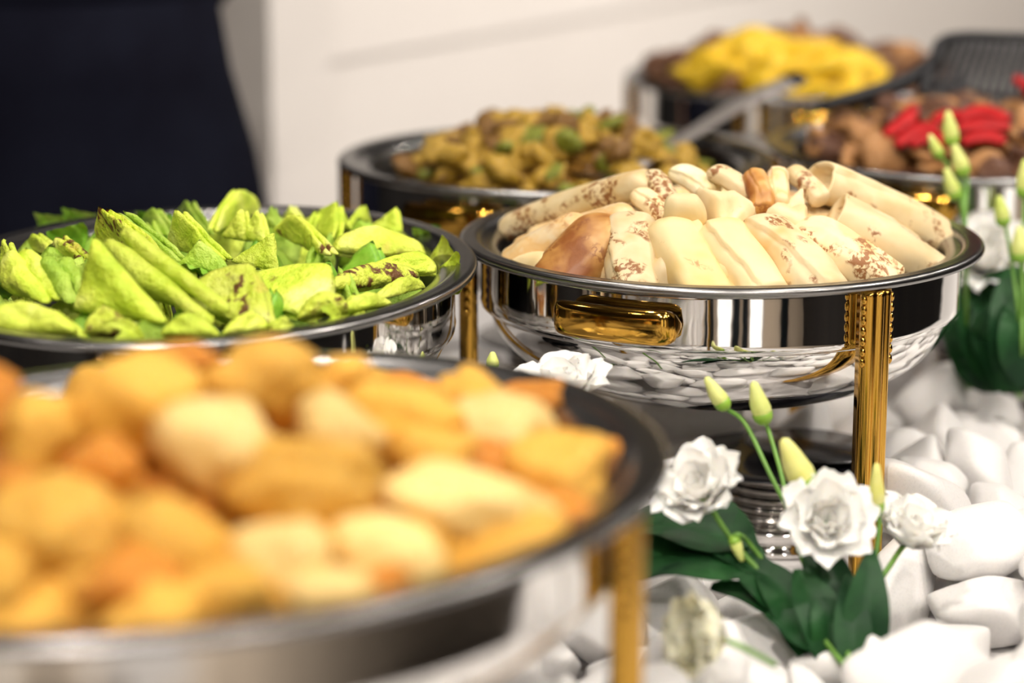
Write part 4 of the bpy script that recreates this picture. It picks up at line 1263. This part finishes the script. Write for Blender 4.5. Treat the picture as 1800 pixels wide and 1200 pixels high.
def chunk_meshes(name, specs, mats):
    out = []
    for m in mats:
        out.append([solid_mesh(name, s, 3, p, dims, n, lump, 2.2, MT[m]) for (s, p, dims, n, lump) in specs])
    return out
SPEC = [(31, 9, (1, .75, .45), 10, .25), (32, 8, (1, .9, .6), 9, .25), (33, 10, (1.1, .55, .35), 10, .3), (34, 7, (1, .95, .75), 8, .3)]
def mushroom_slice(m, seed):
    """slice of a mushroom: a domed cap in outline with a stalk, thin and slightly curved"""
    r = random.Random(seed)
    pts = []
    for i in range(17):
        a = math.pi * (1 - i / 16)
        pts.append((math.cos(a) * 1.0, math.sin(a) * .75))
    pts += [(.95, -.18), (.6, -.10), (.32, -.06), (.28, -.75), (.0, -.85), (-.28, -.75), (-.32, -.06), (-.6, -.10), (-.95, -.18)]
    n = len(pts)
    V = []
    for (k, z) in ((.82, -.20), (1, -.12), (1, .12), (.82, .20)):
        for (x, y) in pts:
            V.append((x * k, y * k, z + .22 * x * x * (1 if seed % 2 else -1) + .08 * math.sin(3 * y + seed)))
    f = grid_faces(n, 4, 0, True) + [tuple(range(n))[::-1], tuple(range(3 * n, 4 * n))]
    return mesh_of('mushroom_slice', V, f, MT[m])

def scatter(d, H, e, N, meshes, size, name, label, cat, group, seed, rmax=.80, pick=None, zone=None):
    r = random.Random(seed)
    k = 0; i = 0
    while k < N and i < N * 6:
        i += 1
        a = 2.39996 * i + r.uniform(-.3, .3)
        rho = rmax * math.sqrt(((i - .5) / N) % 1.0)
        p = d.pt(rho, a)
        if zone and not zone(p): continue
        p.z = d.dome(p.x, p.y, H, e) + r.uniform(-.002, .006)
        me = r.choice(pick(r) if pick else meshes)
        o = link(name, me, None, p)
        s = r.uniform(*size); o.scale = (s, s, s)
        o.rotation_euler = (r.uniform(-.9, .9), r.uniform(-.9, .9), r.uniform(0, 6.28))
        tag(o, label, cat, group)
        k += 1

# yellow stew behind the crepes
mound(REAR, .070, -.048, MT['stew2'], 'stew_bed', 'bed of yellow brown vegetable stew in the dish behind the crepes', 'stew', 3, .006, .74)
cs = chunk_meshes('vegetable_chunk', SPEC, ['stew1', 'stew2', 'stew3'])
sl = [mushroom_slice('stew1', 1), mushroom_slice('stew2', 2)]
scatter(REAR, .076, -.044, 240, None, (.007, .0155), 'vegetable_chunk', 'soft yellow or brown vegetable piece in the stew behind the crepes', 'vegetable', 'vegetable pieces in the stew', 5,
        .68, lambda r: cs[0] + sl[:1] if (q := r.random()) < .54 else (cs[1] + sl[1:] if q < .90 else cs[2]))
for (px, py, w, m, lb) in ((880, 222, 56, 0, 'largest yellow chunk sticking up from the stew'), (950, 232, 50, 1, 'brown chunk beside the largest yellow one in the stew'),
                           (800, 275, 50, 0, 'yellow chunk on the left slope of the stew'), (710, 292, 44, 1, 'brown chunk at the left end of the stew'),
                           (1000, 250, 52, 2, 'green piece near the top of the stew'), (765, 265, 46, 0, 'yellow chunk left of the middle of the stew'),
                           (880, 300, 60, 0, 'pale yellow slab at the front of the stew'), (1090, 270, 50, 1, 'dark brown chunk at the right of the stew')):
    p = REAR.hit(px, py, .052, -.010)
    if py < 240: p = at_y(px, py, REAR.y + .02)
    o = link('vegetable_chunk', cs[m][1], None, p); s = w / pxm(p) / 2; o.scale = (s, s, s * 1.3); o.rotation_euler = (.3, .5, px)
    tag(o, lb, 'vegetable', 'vegetable pieces in the stew')

# mushrooms with red pepper at the right
mound(MEATD, .030, -.018, MT['mush2'], 'mushroom_bed', 'dark bed of fried mushrooms in the dish at the right edge', 'mushrooms', 7)
cm = chunk_meshes('mushroom_piece', SPEC, ['mush1', 'mush2'])
sm_ = [mushroom_slice('mush1', 3), mushroom_slice('mush2', 4), mushroom_slice('mush1', 6)]
scatter(MEATD, .042, -.014, 150, None, (.013, .022), 'mushroom_piece', 'browned mushroom piece in the dish with red pepper', 'mushroom', 'mushroom pieces at the right', 9,
        .80, lambda r: cm[0] + [sm_[0], sm_[2]] if r.random() < .58 else cm[1] + [sm_[1]])
def strip(p0, p1, p2, w, t, seed):
    """flat curved pepper strip"""
    path = catmull([p0, p1, p2], 14)
    V = []
    for i, p in enumerate(path):
        tg = (path[min(i + 1, 13)] - path[max(i - 1, 0)]).normalized()
        up = Vector((.2 * math.sin(seed), -.5, 1)).normalized()
        sd = tg.cross(up).normalized(); up = sd.cross(tg)
        k = .45 + .55 * math.sin(math.pi * (i + .7) / 14.4)
        for (a, b) in ((-1, 0), (-.5, .7), (.5, .7), (1, 0), (.5, -.7), (-.5, -.7)):
            V.append(p + sd * (a * w * k) + up * (b * t + .15 * w * a * a))
    return V, grid_faces(6, 14, 0, True) + [tuple(range(6))[::-1], tuple(range(78, 84))]
RP = [((1556, 250), (1590, 225), (1606, 200), 24, 'upright red pepper strip ending in a point at the left of the red ones'),
      ((1575, 268), (1615, 240), (1650, 236), 26, 'red pepper strip lying under the pointed upright one'),
      ((1600, 268), (1640, 250), (1662, 268), 22, 'red pepper strip below the flower buds'),
      ((1690, 215), (1730, 208), (1772, 222), 26, 'red pepper strip at the back right of the red heap'),
      ((1680, 240), (1725, 232), (1775, 236), 28, 'broad red pepper strip in the middle right of the red heap'),
      ((1690, 262), (1730, 252), (1765, 262), 26, 'red pepper strip at the front right of the red heap'),
      ((1640, 225), (1670, 215), (1700, 225), 24, 'red pepper strip joining the left and right red heaps'),
      ((1782, 150), (1800, 160), (1815, 180), 22, 'pale red pepper strip at the upper right edge')]
for i, (a, b, c, w, lb) in enumerate(RP):
    P = [MEATD.hit(q[0], q[1], .052, -.004) for q in (a, b, c)]
    for q in P: q.z += .006
    v, f = strip(*P, w * 1.5 / pxm(P[1]) / 2, .005, i)
    tag(obj('pepper_strip', v, f, MT['red'], origin=centroid(v)), lb, 'pepper strip', 'red pepper strips')

# far dish: roast meat and yellow fruit
mound(YELD, .035, -.012, MT['meat'], 'meat_bed', 'bed of roast meat in the farthest dish', 'meat', 12)
cmt = chunk_meshes('meat_piece', SPEC, ['meat', 'mush1', 'mush2'])
scatter(YELD, .040, -.006, 110, None, (.014, .026), 'meat_piece', 'browned roast meat piece in the farthest dish', 'meat', 'meat pieces in the farthest dish', 13,
        .84, lambda r: cmt[0] if (q := r.random()) < .6 else (cmt[1] if q < .8 else cmt[2]))
cy = chunk_meshes('fruit_chunk', SPEC, ['yellow'])[0]
rr = random.Random(21)
for i, (px, py, w) in enumerate(((1215, 118, 60), (1250, 100, 70), (1290, 84, 80), (1330, 80, 80), (1375, 84, 76), (1420, 88, 74), (1460, 96, 74), (1500, 110, 70), (1535, 130, 60),
                                 (1270, 118, 70), (1310, 112, 80), (1360, 112, 70), (1400, 118, 80), (1445, 124, 80), (1490, 136, 74), (1350, 140, 66), (1430, 150, 70), (1390, 150, 60),
                                 (1480, 155, 60), (1235, 125, 50), (1530, 148, 50), (1300, 70, 50), (1340, 100, 60))):
    p = YELD.hit(px, py + 8, .080, -.004)
    o = link('fruit_chunk', cy[i % 4], None, p)
    s = 1.2 * w / pxm(p) / 2; o.scale = (s, s, s)
    o.rotation_euler = (rr.uniform(-.5, .5), rr.uniform(-.5, .5), rr.uniform(0, 6.28))
    tag(o, 'bright yellow fruit chunk heaped over the meat in the farthest dish', 'fruit', 'yellow fruit chunks')

# ------------------------------------------------------------------ serving tools
def flat_bar(path, widths, th, up):
    V = []
    n = len(path)
    for i, p in enumerate(path):
        tg = (path[min(i + 1, n - 1)] - path[max(i - 1, 0)]).normalized()
        sd = tg.cross(Vector(up)).normalized(); u = sd.cross(tg)
        w = widths(i / (n - 1))
        for (a, b) in ((-1, -.4), (-1, .4), (-.8, 1), (.8, 1), (1, .4), (1, -.4), (.8, -1), (-.8, -1)):
            V.append(p + sd * (a * w) + u * (b * th))
    return V, grid_faces(8, n, 0, True) + [tuple(range(8))[::-1], tuple(range(8 * (n - 1), 8 * n))]
p0 = at_y(1120, 292, 2.13); p1 = at_y(1210, 238, 2.25); p2 = at_y(1310, 178, 2.42); p3 = at_y(1402, 138, 2.46)
sp = empty('serving_spoon', p0, 'steel serving spoon resting in the yellow stew, handle up to the right', 'spoon')
path = [q - p0 for q in catmull([p0, p1, p2, p3], 24)]
v, f = flat_bar(path, lambda t: .0065 + .0060 * t, .0018, (0, -.35, 1))
obj('handle', v, f, MT['steel'], sp)
tip = [path[-1] + (path[-1] - path[-3]).normalized() * k for k in (-.010, -.002, .006)]
v, f = flat_bar(tip, lambda t: .0137 - .003 * t, .0028, (0, -.35, 1))
o = obj('handle_end', v, f, MT['black'], sp); o['label'] = 'dark handle end'
bv = []
for j in range(9):
    for i in range(24):
        a = 2 * math.pi * i / 24; k = j / 8
        bv.append(Vector((-.03 + .035 * k * math.cos(a), -.012 + .024 * k * math.sin(a), -.012 + .012 * k * k)))
obj('spoon_bowl', bv, grid_faces(24, 9, 0, True), MT['steel'], sp)

# black slotted scoop on the mushroom dish
q0 = at_y(1440, 188, 2.33); q1 = at_y(1530, 165, 2.36); q2 = at_y(1598, 140, 2.38); q3 = at_y(1652, 98, 2.40)
sc = empty('serving_scoop', q3, 'black slotted serving scoop with ribbed basket at the upper right', 'serving scoop')
v, f = tube([q - q3 for q in (q0, q1, q2, q3)], lambda t: .006 + .003 * math.sin(t * 3.1), 12, 24)
obj('handle', v, f, MT['blackmetal'], sc)
TL, TR = at_y(1660, 70, 2.43), at_y(1850, 78, 2.47)
BL, BR_ = at_y(1618, 165, 2.36), at_y(1830, 215, 2.33)
v, f = tube([q - q3 for q in (BL, TL.lerp(BL, .5), TL, TL.lerp(TR, .5) + Vector((0, .01, .004)), TR, TR.lerp(BR_, .5), BR_)], .0055, 10, 60)
obj('rim', v, f, MT['blackmetal'], sc)
for i in range(13):
    t = (i + .5) / 13
    a, b = TL.lerp(TR, t), BL.lerp(BR_, t)
    m = (a + b) / 2 + Vector((0, .020, -.012))
    v, f = flat_bar([q - q3 for q in catmull([a, m, b], 12)], lambda s: .0038, .0012, (0, -1, .4))
    obj('rib', v, f, MT['blackmetal'], sc)
v, f = tube([BL.lerp(TL, .35) - q3 + Vector((0, .016, -.008)), BL.lerp(BR_, .5).lerp(TL.lerp(TR, .5), .35) - q3 + Vector((0, .022, -.012)), BR_.lerp(TR, .35) - q3 + Vector((0, .016, -.008))], .003, 8, 20)
obj('cross_bar', v, f, MT['blackmetal'], sc)

# ------------------------------------------------------------------ white lisianthus flowers, buds and leaves
def petal_mesh(name, L, Wd, cup, flare, ruffle, seed, m):
    nu, nv = 11, 11
    V = []
    for j in range(nv):
        t = j / (nv - 1)
        ang = cup * t - flare * t ** 3
        wv = Wd * .5 * (.22 + .78 * math.sin(math.pi * (.08 + .62 * t)) ** .9) * (1 - .10 * t ** 8)
        for i in range(nu):
            u = -1 + 2 * i / (nu - 1)
            rf = ruffle * L * t ** 2 * (math.sin(u * 5 + seed) * .45 + math.sin(u * 11 + seed * 2) * .22)
            tt = t * (1 - .30 * u ** 4 * t)
            # grows along z, bows outward (+y) then cups back
            V.append((u * wv, L * .62 * math.sin(cup) * math.sin(tt * 1.5) - .34 * wv * u * u + L * flare * t ** 3 * .5 + rf, L * tt * math.cos(ang * .5)))
    f = grid_faces(nu, nv)
    m0 = len(V)
    V2 = V + [(x, y - .0007, z) for (x, y, z) in V]
    f2 = f + [tuple(m0 + k for k in q[::-1]) for q in f]
    return mesh_of(name, V2, f2, MT[m])

def basis(axis):
    z = Vector(axis).normalized()
    x = z.cross(Vector((.3, 1, .2))); x.normalize()
    y = z.cross(x)
    return Matrix((x, y, z)).transposed()

PMESH = {}
def flower(pos, axis, size, label, stem, seed, m='petal', spread=1.0, leaves=(), group='white flowers on the pebbles'):
    """open bloom: rings of ruffled petals round an axis, a calyx and a stem down to its foot"""
    size *= .72
    foot = Vector(stem[-1])
    e = empty('lisianthus_flower', foot, label, 'flower', group)
    B = basis(axis)
    base = Vector(pos) - Vector(axis).normalized() * size * .40
    r = random.Random(seed)
    for ring, (n, L, Wd, cup, flare, tilt, rad) in enumerate(((3, .62, .66, .22, -.05, .0, .05), (4, .76, .86, .42, .0, .10, .06), (5, .86, 1.02, .62, .10, .26 * spread, .07), (6, .90, 1.10, .80, .25, .46 * spread, .08))):
        key = (m, ring, round(size, 3), spread)
        if key not in PMESH:
            PMESH[key] = [petal_mesh('petal', L * size, Wd * size, cup, flare * spread, .10 + .03 * ring, s * 1.7 + ring, m) for s in range(3)]
        for i in range(n):
            a = 2 * math.pi * (i + .37 * ring) / n + r.uniform(-.15, .15)
            o = link('petal', r.choice(PMESH[key]), e)
            rot = B.to_4x4() @ Matrix.Rotation(a, 4, 'Z') @ Matrix.Translation((0, rad * size, 0)) @ Matrix.Rotation(-tilt + r.uniform(-.08, .08), 4, 'X')
            o.matrix_local = Matrix.Translation(base - foot) @ rot
    v, f = lathe([(.001, -.09 * size), (.05 * size, -.07 * size), (.11 * size, .0), (.15 * size, .12 * size), (.13 * size, .14 * size), (.001, .05 * size)], 16)
    o = link('calyx', mesh_of('calyx', v, f, MT['calyx']), e)
    o.matrix_local = Matrix.Translation(base - foot) @ B.to_4x4()
    v, f = tube([base - foot] + [Vector(q) - foot for q in stem], .0019, 8)
    obj('stem', v, f, MT['stem'], e)
    for (p, q, Wd, s) in leaves: leaf_part(Vector(p), Vector(q), Wd, s, e, foot)
    return e

def leaf_mesh(p, q, Wd, bend, twist, seed):
    """lanceolate leaf from p to q folded along its midrib"""
    ax = q - p; L = ax.length; ax.normalize()
    up = Vector((0, -.45, 1)); up = (up - ax * up.dot(ax)).normalized()
    sd = ax.cross(up)
    sd2 = sd * math.cos(twist) + up * math.sin(twist); up2 = up * math.cos(twist) - sd * math.sin(twist)
    nu, nv = 9, 16
    V = []
    for j in range(nv):
        t = j / (nv - 1)
        wv = Wd * .5 * math.sin(math.pi * (t ** .8 * .94 + .03)) ** .8
        for i in range(nu):
            u = -1 + 2 * i / (nu - 1)
            V.append(p + ax * (L * t) + sd2 * (u * wv) + up2 * (bend * L * math.sin(math.pi * t) + .28 * wv * abs(u) + .05 * Wd * math.sin(t * 9 + seed) * u))
    f = grid_faces(nu, nv)
    m0 = len(V)
    V2 = V + [x - up2 * .0009 for x in V]
    return V2, f + [tuple(m0 + k for k in g[::-1]) for g in f]
def leaf_part(p, q, Wd, s, parent, foot, twist=0.0):
    v, f = leaf_mesh(p - foot, q - foot, Wd, .10, twist, s)
    return obj('leaf', v, f, MT['leaf'], parent)

def bud(pos, axis, L, Wd, label, stem, m='bud', group='lisianthus buds', leaves=(), seed=0):
    foot = Vector(stem[-1])
    e = empty('lisianthus_bud', foot, label, 'flower bud', group)
    B = basis(axis)
    base = Vector(pos) - Vector(axis).normalized() * L * .5
    prof = [(.02, 0), (.60, .06), (.92, .20), (1.0, .34), (.92, .50), (.74, .66), (.55, .82), (.36, .95), (.02, 1.0)]
    V = []
    seg = 20
    for (k, z) in prof:
        for i in range(seg):
            a = 2 * math.pi * i / seg
            rr_ = k * Wd * .5 * (1 + .07 * math.cos(5 * (a + z * 1.6)))
            V.append((rr_ * math.cos(a), rr_ * math.sin(a), z * L))
    o = link('bud_petals', mesh_of('bud_petals', V, grid_faces(seg, len(prof), 0, True), MT[m]), e)
    o.matrix_local = Matrix.Translation(base - foot) @ B.to_4x4()
    cvv, cff = lathe([(.10 * Wd, -.06 * L), (.30 * Wd, -.02 * L), (.47 * Wd, .08 * L), (.52 * Wd, .22 * L), (.49 * Wd, .24 * L)], 20)
    o = link('calyx', mesh_of('calyx', cvv, cff, MT['calyx']), e)
    o.matrix_local = Matrix.Translation(base - foot) @ B.to_4x4()
    v, f = tube([base - foot] + [Vector(q) - foot for q in stem], .0016, 8)
    obj('stem', v, f, MT['stem'], e)
    for (p, q, wd_, s) in leaves: leaf_part(Vector(p), Vector(q), wd_, s, e, foot)
    return e

FY = 1.50                                                       # the bunch stands in the pebbles in front of the crepe dish
foot = at_z(1500, 1190, .035)
def A(px, py, y): return at_y(px, py, y)
flower(A(1226, 852, 1.50), (-.35, -.55, .75), .050, 'leftmost open white flower of the front bunch', [A(1300, 965, 1.50), A(1420, 1090, 1.47), foot], 1, spread=.95,
       leaves=[(A(1335, 985, 1.50), A(1085, 990, 1.54), .085, 1), (A(1320, 960, 1.51), A(1100, 925, 1.56), .055, 12), (A(1345, 1010, 1.49), A(1195, 940, 1.55), .034, 2)])  # first leaf widened and second added to stand in for shade behind them
flower(A(1456, 912, 1.48), (.05, -.80, .60), .050, 'middle open white flower of the front bunch with its centre showing', [A(1462, 1010, 1.49), A(1480, 1100, 1.46), foot], 2, spread=.95,
       leaves=[(A(1480, 1120, 1.47), A(1415, 975, 1.50), .030, 3), (A(1490, 1100, 1.46), A(1450, 960, 1.50), .022, 7)])
flower(A(1606, 926, 1.52), (.30, -.30, .90), .047, 'rightmost white cup shaped flower in front of the brass leg', [A(1570, 985, 1.51), A(1520, 1070, 1.48), foot], 3, spread=.75,
       leaves=[(A(1512, 1195, 1.44), A(1532, 965, 1.47), .030, 4)])
e = flower(A(1232, 1118, 1.33), (-.85, -.50, .25), .048, 'small cream closed rose like flower lying on the front pebbles', [A(1310, 1140, 1.33), A(1362, 1168, 1.345)], 4, 'petal_cream', .35)
e['group'] = 'white flowers on the pebbles'
bud(A(1258, 690, 1.56), (-.55, 0, .85), .026, .0115, 'slim green bud leaning left in front of the bowl', [A(1310, 745, 1.56), A(1352, 830, 1.54), A(1400, 930, 1.52), A(1450, 1080, 1.48), foot])
bud(A(1334, 706, 1.56), (-.28, 0, .95), .030, .0135, 'taller pale green bud right of the slim leaning one', [A(1352, 760, 1.56), A(1375, 840, 1.54), A(1402, 960, 1.51), A(1460, 1100, 1.48), foot])
bud(A(1398, 815, 1.50), (-.45, -.1, .9), .040, .0185, 'large yellow bud behind the middle flower', [A(1425, 900, 1.51), A(1450, 1000, 1.50), A(1475, 1100, 1.47), foot], 'budy')
bud(A(1541, 858, 1.50), (-.05, -.1, 1), .036, .0105, 'thin yellow bud against the brass leg', [A(1545, 930, 1.50), A(1530, 1040, 1.48), A(1510, 1120, 1.46), foot], 'budy')
bud(A(1297, 965, 1.49), (.35, -.1, -.9), .018, .008, 'tiny pale bud hanging under the leftmost flower', [A(1300, 940, 1.49), A(1322, 960, 1.50), A(1400, 1060, 1.48), foot], 'bud')
lf = empty('leafy_stem', foot, 'dark green leafy stem at the foot of the front bunch', 'leaves')
for i, (a, b, w) in enumerate((((1440, 1170, 1.45), (1330, 985, 1.50), .036), ((1470, 1180, 1.44), (1400, 1000, 1.48), .034), ((1400, 1110, 1.47), (1270, 960, 1.51), .030),
                               ((1455, 1150, 1.45), (1345, 1080, 1.46), .030), ((1500, 1195, 1.43), (1490, 1010, 1.47), .024), ((1420, 1100, 1.47), (1250, 1030, 1.50), .026), ((1470, 1150, 1.45), (1440, 1050, 1.46), .034))):
    leaf_part(A(*a), A(*b), w, i, lf, foot)
v, f = tube([A(1440, 1080, 1.48) - foot, A(1480, 1140, 1.46) - foot, Vector((0, 0, 0))], .0022, 8)
obj('stem', v, f, MT['stem'], lf)

# flowers right of the crepe dish
g1 = at_z(1700, 690, .05)
bud(A(1670, 224, 2.04), (-.18, 0, 1), .030, .0135, 'highest green bud in front of the red pepper', [A(1678, 262, 2.04), A(1690, 330, 2.02), A(1694, 400, 2.0), g1])
bud(A(1643, 256, 2.03), (-.45, 0, .9), .022, .010, 'small green bud left of the highest one', [A(1665, 290, 2.03), A(1684, 340, 2.02), A(1694, 410, 2.0), g1])
bud(A(1686, 280, 2.02), (-.35, 0, .95), .028, .0135, 'green bud just below the highest one', [A(1700, 318, 2.02), A(1697, 370, 2.0), A(1697, 430, 1.99), g1])
bud(A(1671, 322, 2.01), (-.35, 0, .95), .028, .0125, 'lowest of the four green buds in front of the red pepper', [A(1686, 352, 2.01), A(1695, 400, 2.0), A(1698, 440, 1.98), g1])
g2 = at_z(1795, 700, .05)
bud(A(1760, 369, 1.97), (-.22, 0, 1), .026, .0125, 'green bud on a curved stem beyond the right rim', [A(1768, 400, 1.97), A(1780, 470, 1.96), A(1790, 560, 1.95), g2])
bud(A(1793, 428, 1.95), (-.05, 0, 1), .030, .0150, 'fat green bud cut by the right picture edge', [A(1795, 468, 1.95), A(1796, 540, 1.95), A(1797, 620, 1.94), g2])
bud(A(1800, 312, 1.98), (.0, 0, 1), .032, .0125, 'pale bud at the right picture edge above the fat one', [A(1800, 350, 1.98), A(1799, 450, 1.96), A(1798, 600, 1.95), g2])
flower(A(1735, 440, 2.06), (-.1, -.5, .85), .070, 'large white flower beyond the right rim of the crepe dish', [A(1735, 520, 2.05), A(1720, 620, 2.03), g1], 5, spread=1.2,
       leaves=[(A(1730, 560, 2.03), A(1800, 470, 2.02), .040, 5), (A(1740, 660, 2.00), A(1790, 500, 1.98), .045, 6), (A(1725, 640, 2.02), A(1690, 520, 2.03), .04, 8)])
flower(A(1690, 365, 2.12), (.1, -.3, .9), .050, 'white flower half hidden behind the four green buds', [A(1700, 450, 2.10), A(1710, 560, 2.06), g1], 6, spread=1.1)
flower(A(1786, 660, 1.99), (.2, -.4, .8), .02, 'small white flower low at the right edge', [A(1788, 690, 1.98), g2], 9)
lf2 = empty('leafy_stem', g2, 'dark leafy stem at the right edge under the white flower', 'leaves')
for i, (a, b, w) in enumerate((((1790, 690, 1.95), (1765, 490, 1.99), .05), ((1800, 680, 1.94), (1800, 500, 1.97), .05), ((1770, 690, 1.97), (1720, 530, 2.03), .045), ((1750, 690, 2.0), (1690, 500, 2.05), .05), ((1760, 680, 2.0), (1745, 480, 2.06), .05), ((1800, 670, 1.98), (1775, 480, 2.05), .055), ((1735, 690, 2.02), (1665, 560, 2.07), .05))):  # extra dark leaves added to stand in for the darkness under the mushroom dish
    leaf_part(A(*a), A(*b), w, i, lf2, g2)
v, f = tube([A(1790, 560, 1.96) - g2, A(1794, 640, 1.95) - g2, Vector((0, 0, 0))], .0022, 8)
obj('stem', v, f, MT['stem'], lf2)
g3 = at_z(1120, 880, .03)
g3 = Vector((.05, 1.60, .04))
flower(A(985, 668, 1.60), (-.1, -.2, .95), .052, 'white ruffled flower between the potato dish and the crepe bowl', [A(1010, 760, 1.60), A(1040, 850, 1.60), g3], 7, spread=1.1)
bud(A(866, 632, 1.66), (.0, 0, 1), .012, .009, 'small yellow green bud between the potato and crepe dishes', [A(868, 660, 1.66), A(900, 740, 1.65), Vector((.0, 1.66, .04))], 'bud')

# ------------------------------------------------------------------ person in dark clothes behind the buffet
def person(x, y, rz):
    J = {'pelvis': (0, 0, .96), 'waist': (0, .0, 1.10), 'chest': (0, .005, 1.30), 'upper': (0, .01, 1.42), 'neck': (0, .01, 1.50), 'head0': (0, -.005, 1.56)}
    vs, es, rd = [], [], []
    def add(p, r, par=None):
        vs.append(p); rd.append(r)
        if par is not None: es.append((par, len(vs) - 1))
        return len(vs) - 1
    pel = add((0, 0, .93), (.185, .135))
    wa = add((0, 0, 1.09), (.150, .115), pel)
    ch = add((0, .005, 1.28), (.165, .120), wa)
    up = add((0, .01, 1.42), (.130, .090), ch)
    nk = add((0, .0, 1.50), (.055, .058), up)
    add((0, -.01, 1.565), (.052, .055), nk)
    for s in (-1, 1):
        sh = add((s * .185, .01, 1.40), (.062, .062), up)
        el = add((s * .215, .085, 1.17), (.048, .048), sh)
        wr = add((s * .10, .175, 1.00), (.032, .030), el)
        add((s * .03, .19, .965), (.03, .022), wr)
        hp = add((s * .095, 0, .82), (.105, .105), pel)
        kn = add((s * .10, -.015, .50), (.066, .068), hp)
        an = add((s * .105, .015, .10), (.045, .048), kn)
        add((s * .11, -.10, .045), (.042, .035), an)
    me = bpy.data.meshes.new('body')
    me.from_pydata(vs, es, [])
    tmp = bpy.data.objects.new('body_tmp', me)
    col.objects.link(tmp)
    sk = tmp.modifiers.new('skin', 'SKIN'); sk.use_smooth_shade = True
    for i, d in enumerate(me.skin_vertices[0].data):
        d.radius = rd[i]; d.use_root = (i == 0)
    ss = tmp.modifiers.new('sub', 'SUBSURF'); ss.levels = 2; ss.render_levels = 2
    bpy.context.view_layer.update()
    dg = bpy.context.evaluated_depsgraph_get()
    body = bpy.data.meshes.new_from_object(tmp.evaluated_get(dg))
    bpy.data.objects.remove(tmp)
    e = empty('person', (x, y, FL), 'person in black clothes standing with hands behind the back at the left', 'person', None, rz)
    body.materials.clear(); body.materials.append(MT['navy']); body.materials.append(MT['skin'])
    for p in body.polygons:
        c = p.center
        p.use_smooth = True
        if c.z > 1.50 or (abs(c.x) < .075 and c.y > .15 and c.z < 1.0): p.material_index = 1
    link('body', body, e)
    # head with brow, nose, mouth, chin and ears
    bm = bmesh.new()
    bmesh.ops.create_uvsphere(bm, u_segments=40, v_segments=28, radius=1)
    for v in bm.verts:
        d = v.co.copy()
        x_, y_, z_ = d.x * .076, d.y * .098, d.z * .118
        if d.z < 0: x_ *= 1 + .22 * d.z; 
        if d.y < 0:
            k = math.exp(-((d.x / .16) ** 2))
            y_ -= .020 * k * math.exp(-(((d.z + .12) / .16) ** 2))
            y_ -= .006 * math.exp(-((d.x / .35) ** 2)) * math.exp(-(((d.z + .52) / .07) ** 2))
            y_ += .010 * math.exp(-(((abs(d.x) - .42) / .16) ** 2)) * math.exp(-(((d.z - .05) / .12) ** 2))
            y_ -= .008 * math.exp(-((d.x / .3) ** 2)) * math.exp(-(((d.z + .85) / .12) ** 2))
        if abs(d.x) > .95 and abs(d.z) < .3: x_ *= 1.12
        v.co = Vector((x_, y_, z_))
    hm = bpy.data.meshes.new('head'); bm.to_mesh(hm); bm.free()
    hm.polygons.foreach_set('use_smooth', [True] * len(hm.polygons)); hm.materials.append(MT['skin'])
    hd = link('head', hm, e, (0, -.015, 1.665))
    eye = solid_mesh('eye', 3, 2, 6, (.011, .006, .006), material=MT['black'])
    for s in (-1, 1): link('eye', eye, hd, (s * .030, -.086, .006))
    bm = bmesh.new()
    bmesh.ops.create_uvsphere(bm, u_segments=36, v_segments=24, radius=1)
    bmesh.ops.delete(bm, geom=[v for v in bm.verts if (v.co.z < -.25 and v.co.y < .2) or (v.co.y < -.45 and v.co.z < .52) or v.co.z < -.6], context='VERTS')
    for v in bm.verts: v.co = Vector((v.co.x * .083, v.co.y * .108 + .004, v.co.z * .128))
    hr = bpy.data.meshes.new('hair'); bm.to_mesh(hr); bm.free()
    hr.polygons.foreach_set('use_smooth', [True] * len(hr.polygons)); hr.materials.append(MT['hair'])
    ho = link('hair', hr, hd)
    # apron skirt over the hips
    V = []
    ns = 64
    for j, (z, a, b) in enumerate(((1.10, .158, .125), (1.02, .172, .136), (.93, .198, .152), (.80, .222, .165), (.62, .240, .175), (.50, .250, .18))):
        for i in range(ns):
            t = 2 * math.pi * i / ns
            k = 1 + .02 * j * math.sin(t * 9) * .4
            V.append((a * k * math.cos(t), b * k * math.sin(t), z))
    so = obj('skirt', V, grid_faces(ns, 6, 0, True), MT['navy'], e)
    md = so.modifiers.new('thickness', 'SOLIDIFY'); md.thickness = .003
    # two hands behind the back: palms and five fingers each
    for s in (-1, 1):
        pv, pf = tube([(s * .045, .188, .985), (s * .01, .20, .95), (-s * .012, .205, .925)], lambda t: .024 - .006 * t, 10)
        parts = [(pv, pf)]
        for k in range(4):
            x0 = -s * .012 + (k - 1.5) * .013
            parts.append(tube([(x0, .205, .932), (x0 - s * .004, .212, .905), (x0 - s * .006, .208, .872 + .006 * abs(k - 1.5))], lambda t: .0085 - .002 * t, 8))
        parts.append(tube([(s * .03, .20, .962), (s * .042, .212, .94), (s * .036, .215, .915)], lambda t: .0095 - .002 * t, 8))
        v, f = join(*parts)
        obj('hand', v, f, MT['skin'], e)
    return e
pp = at_y(375, 60, 2.55)
person(pp.x - .155, 2.55, R(20))
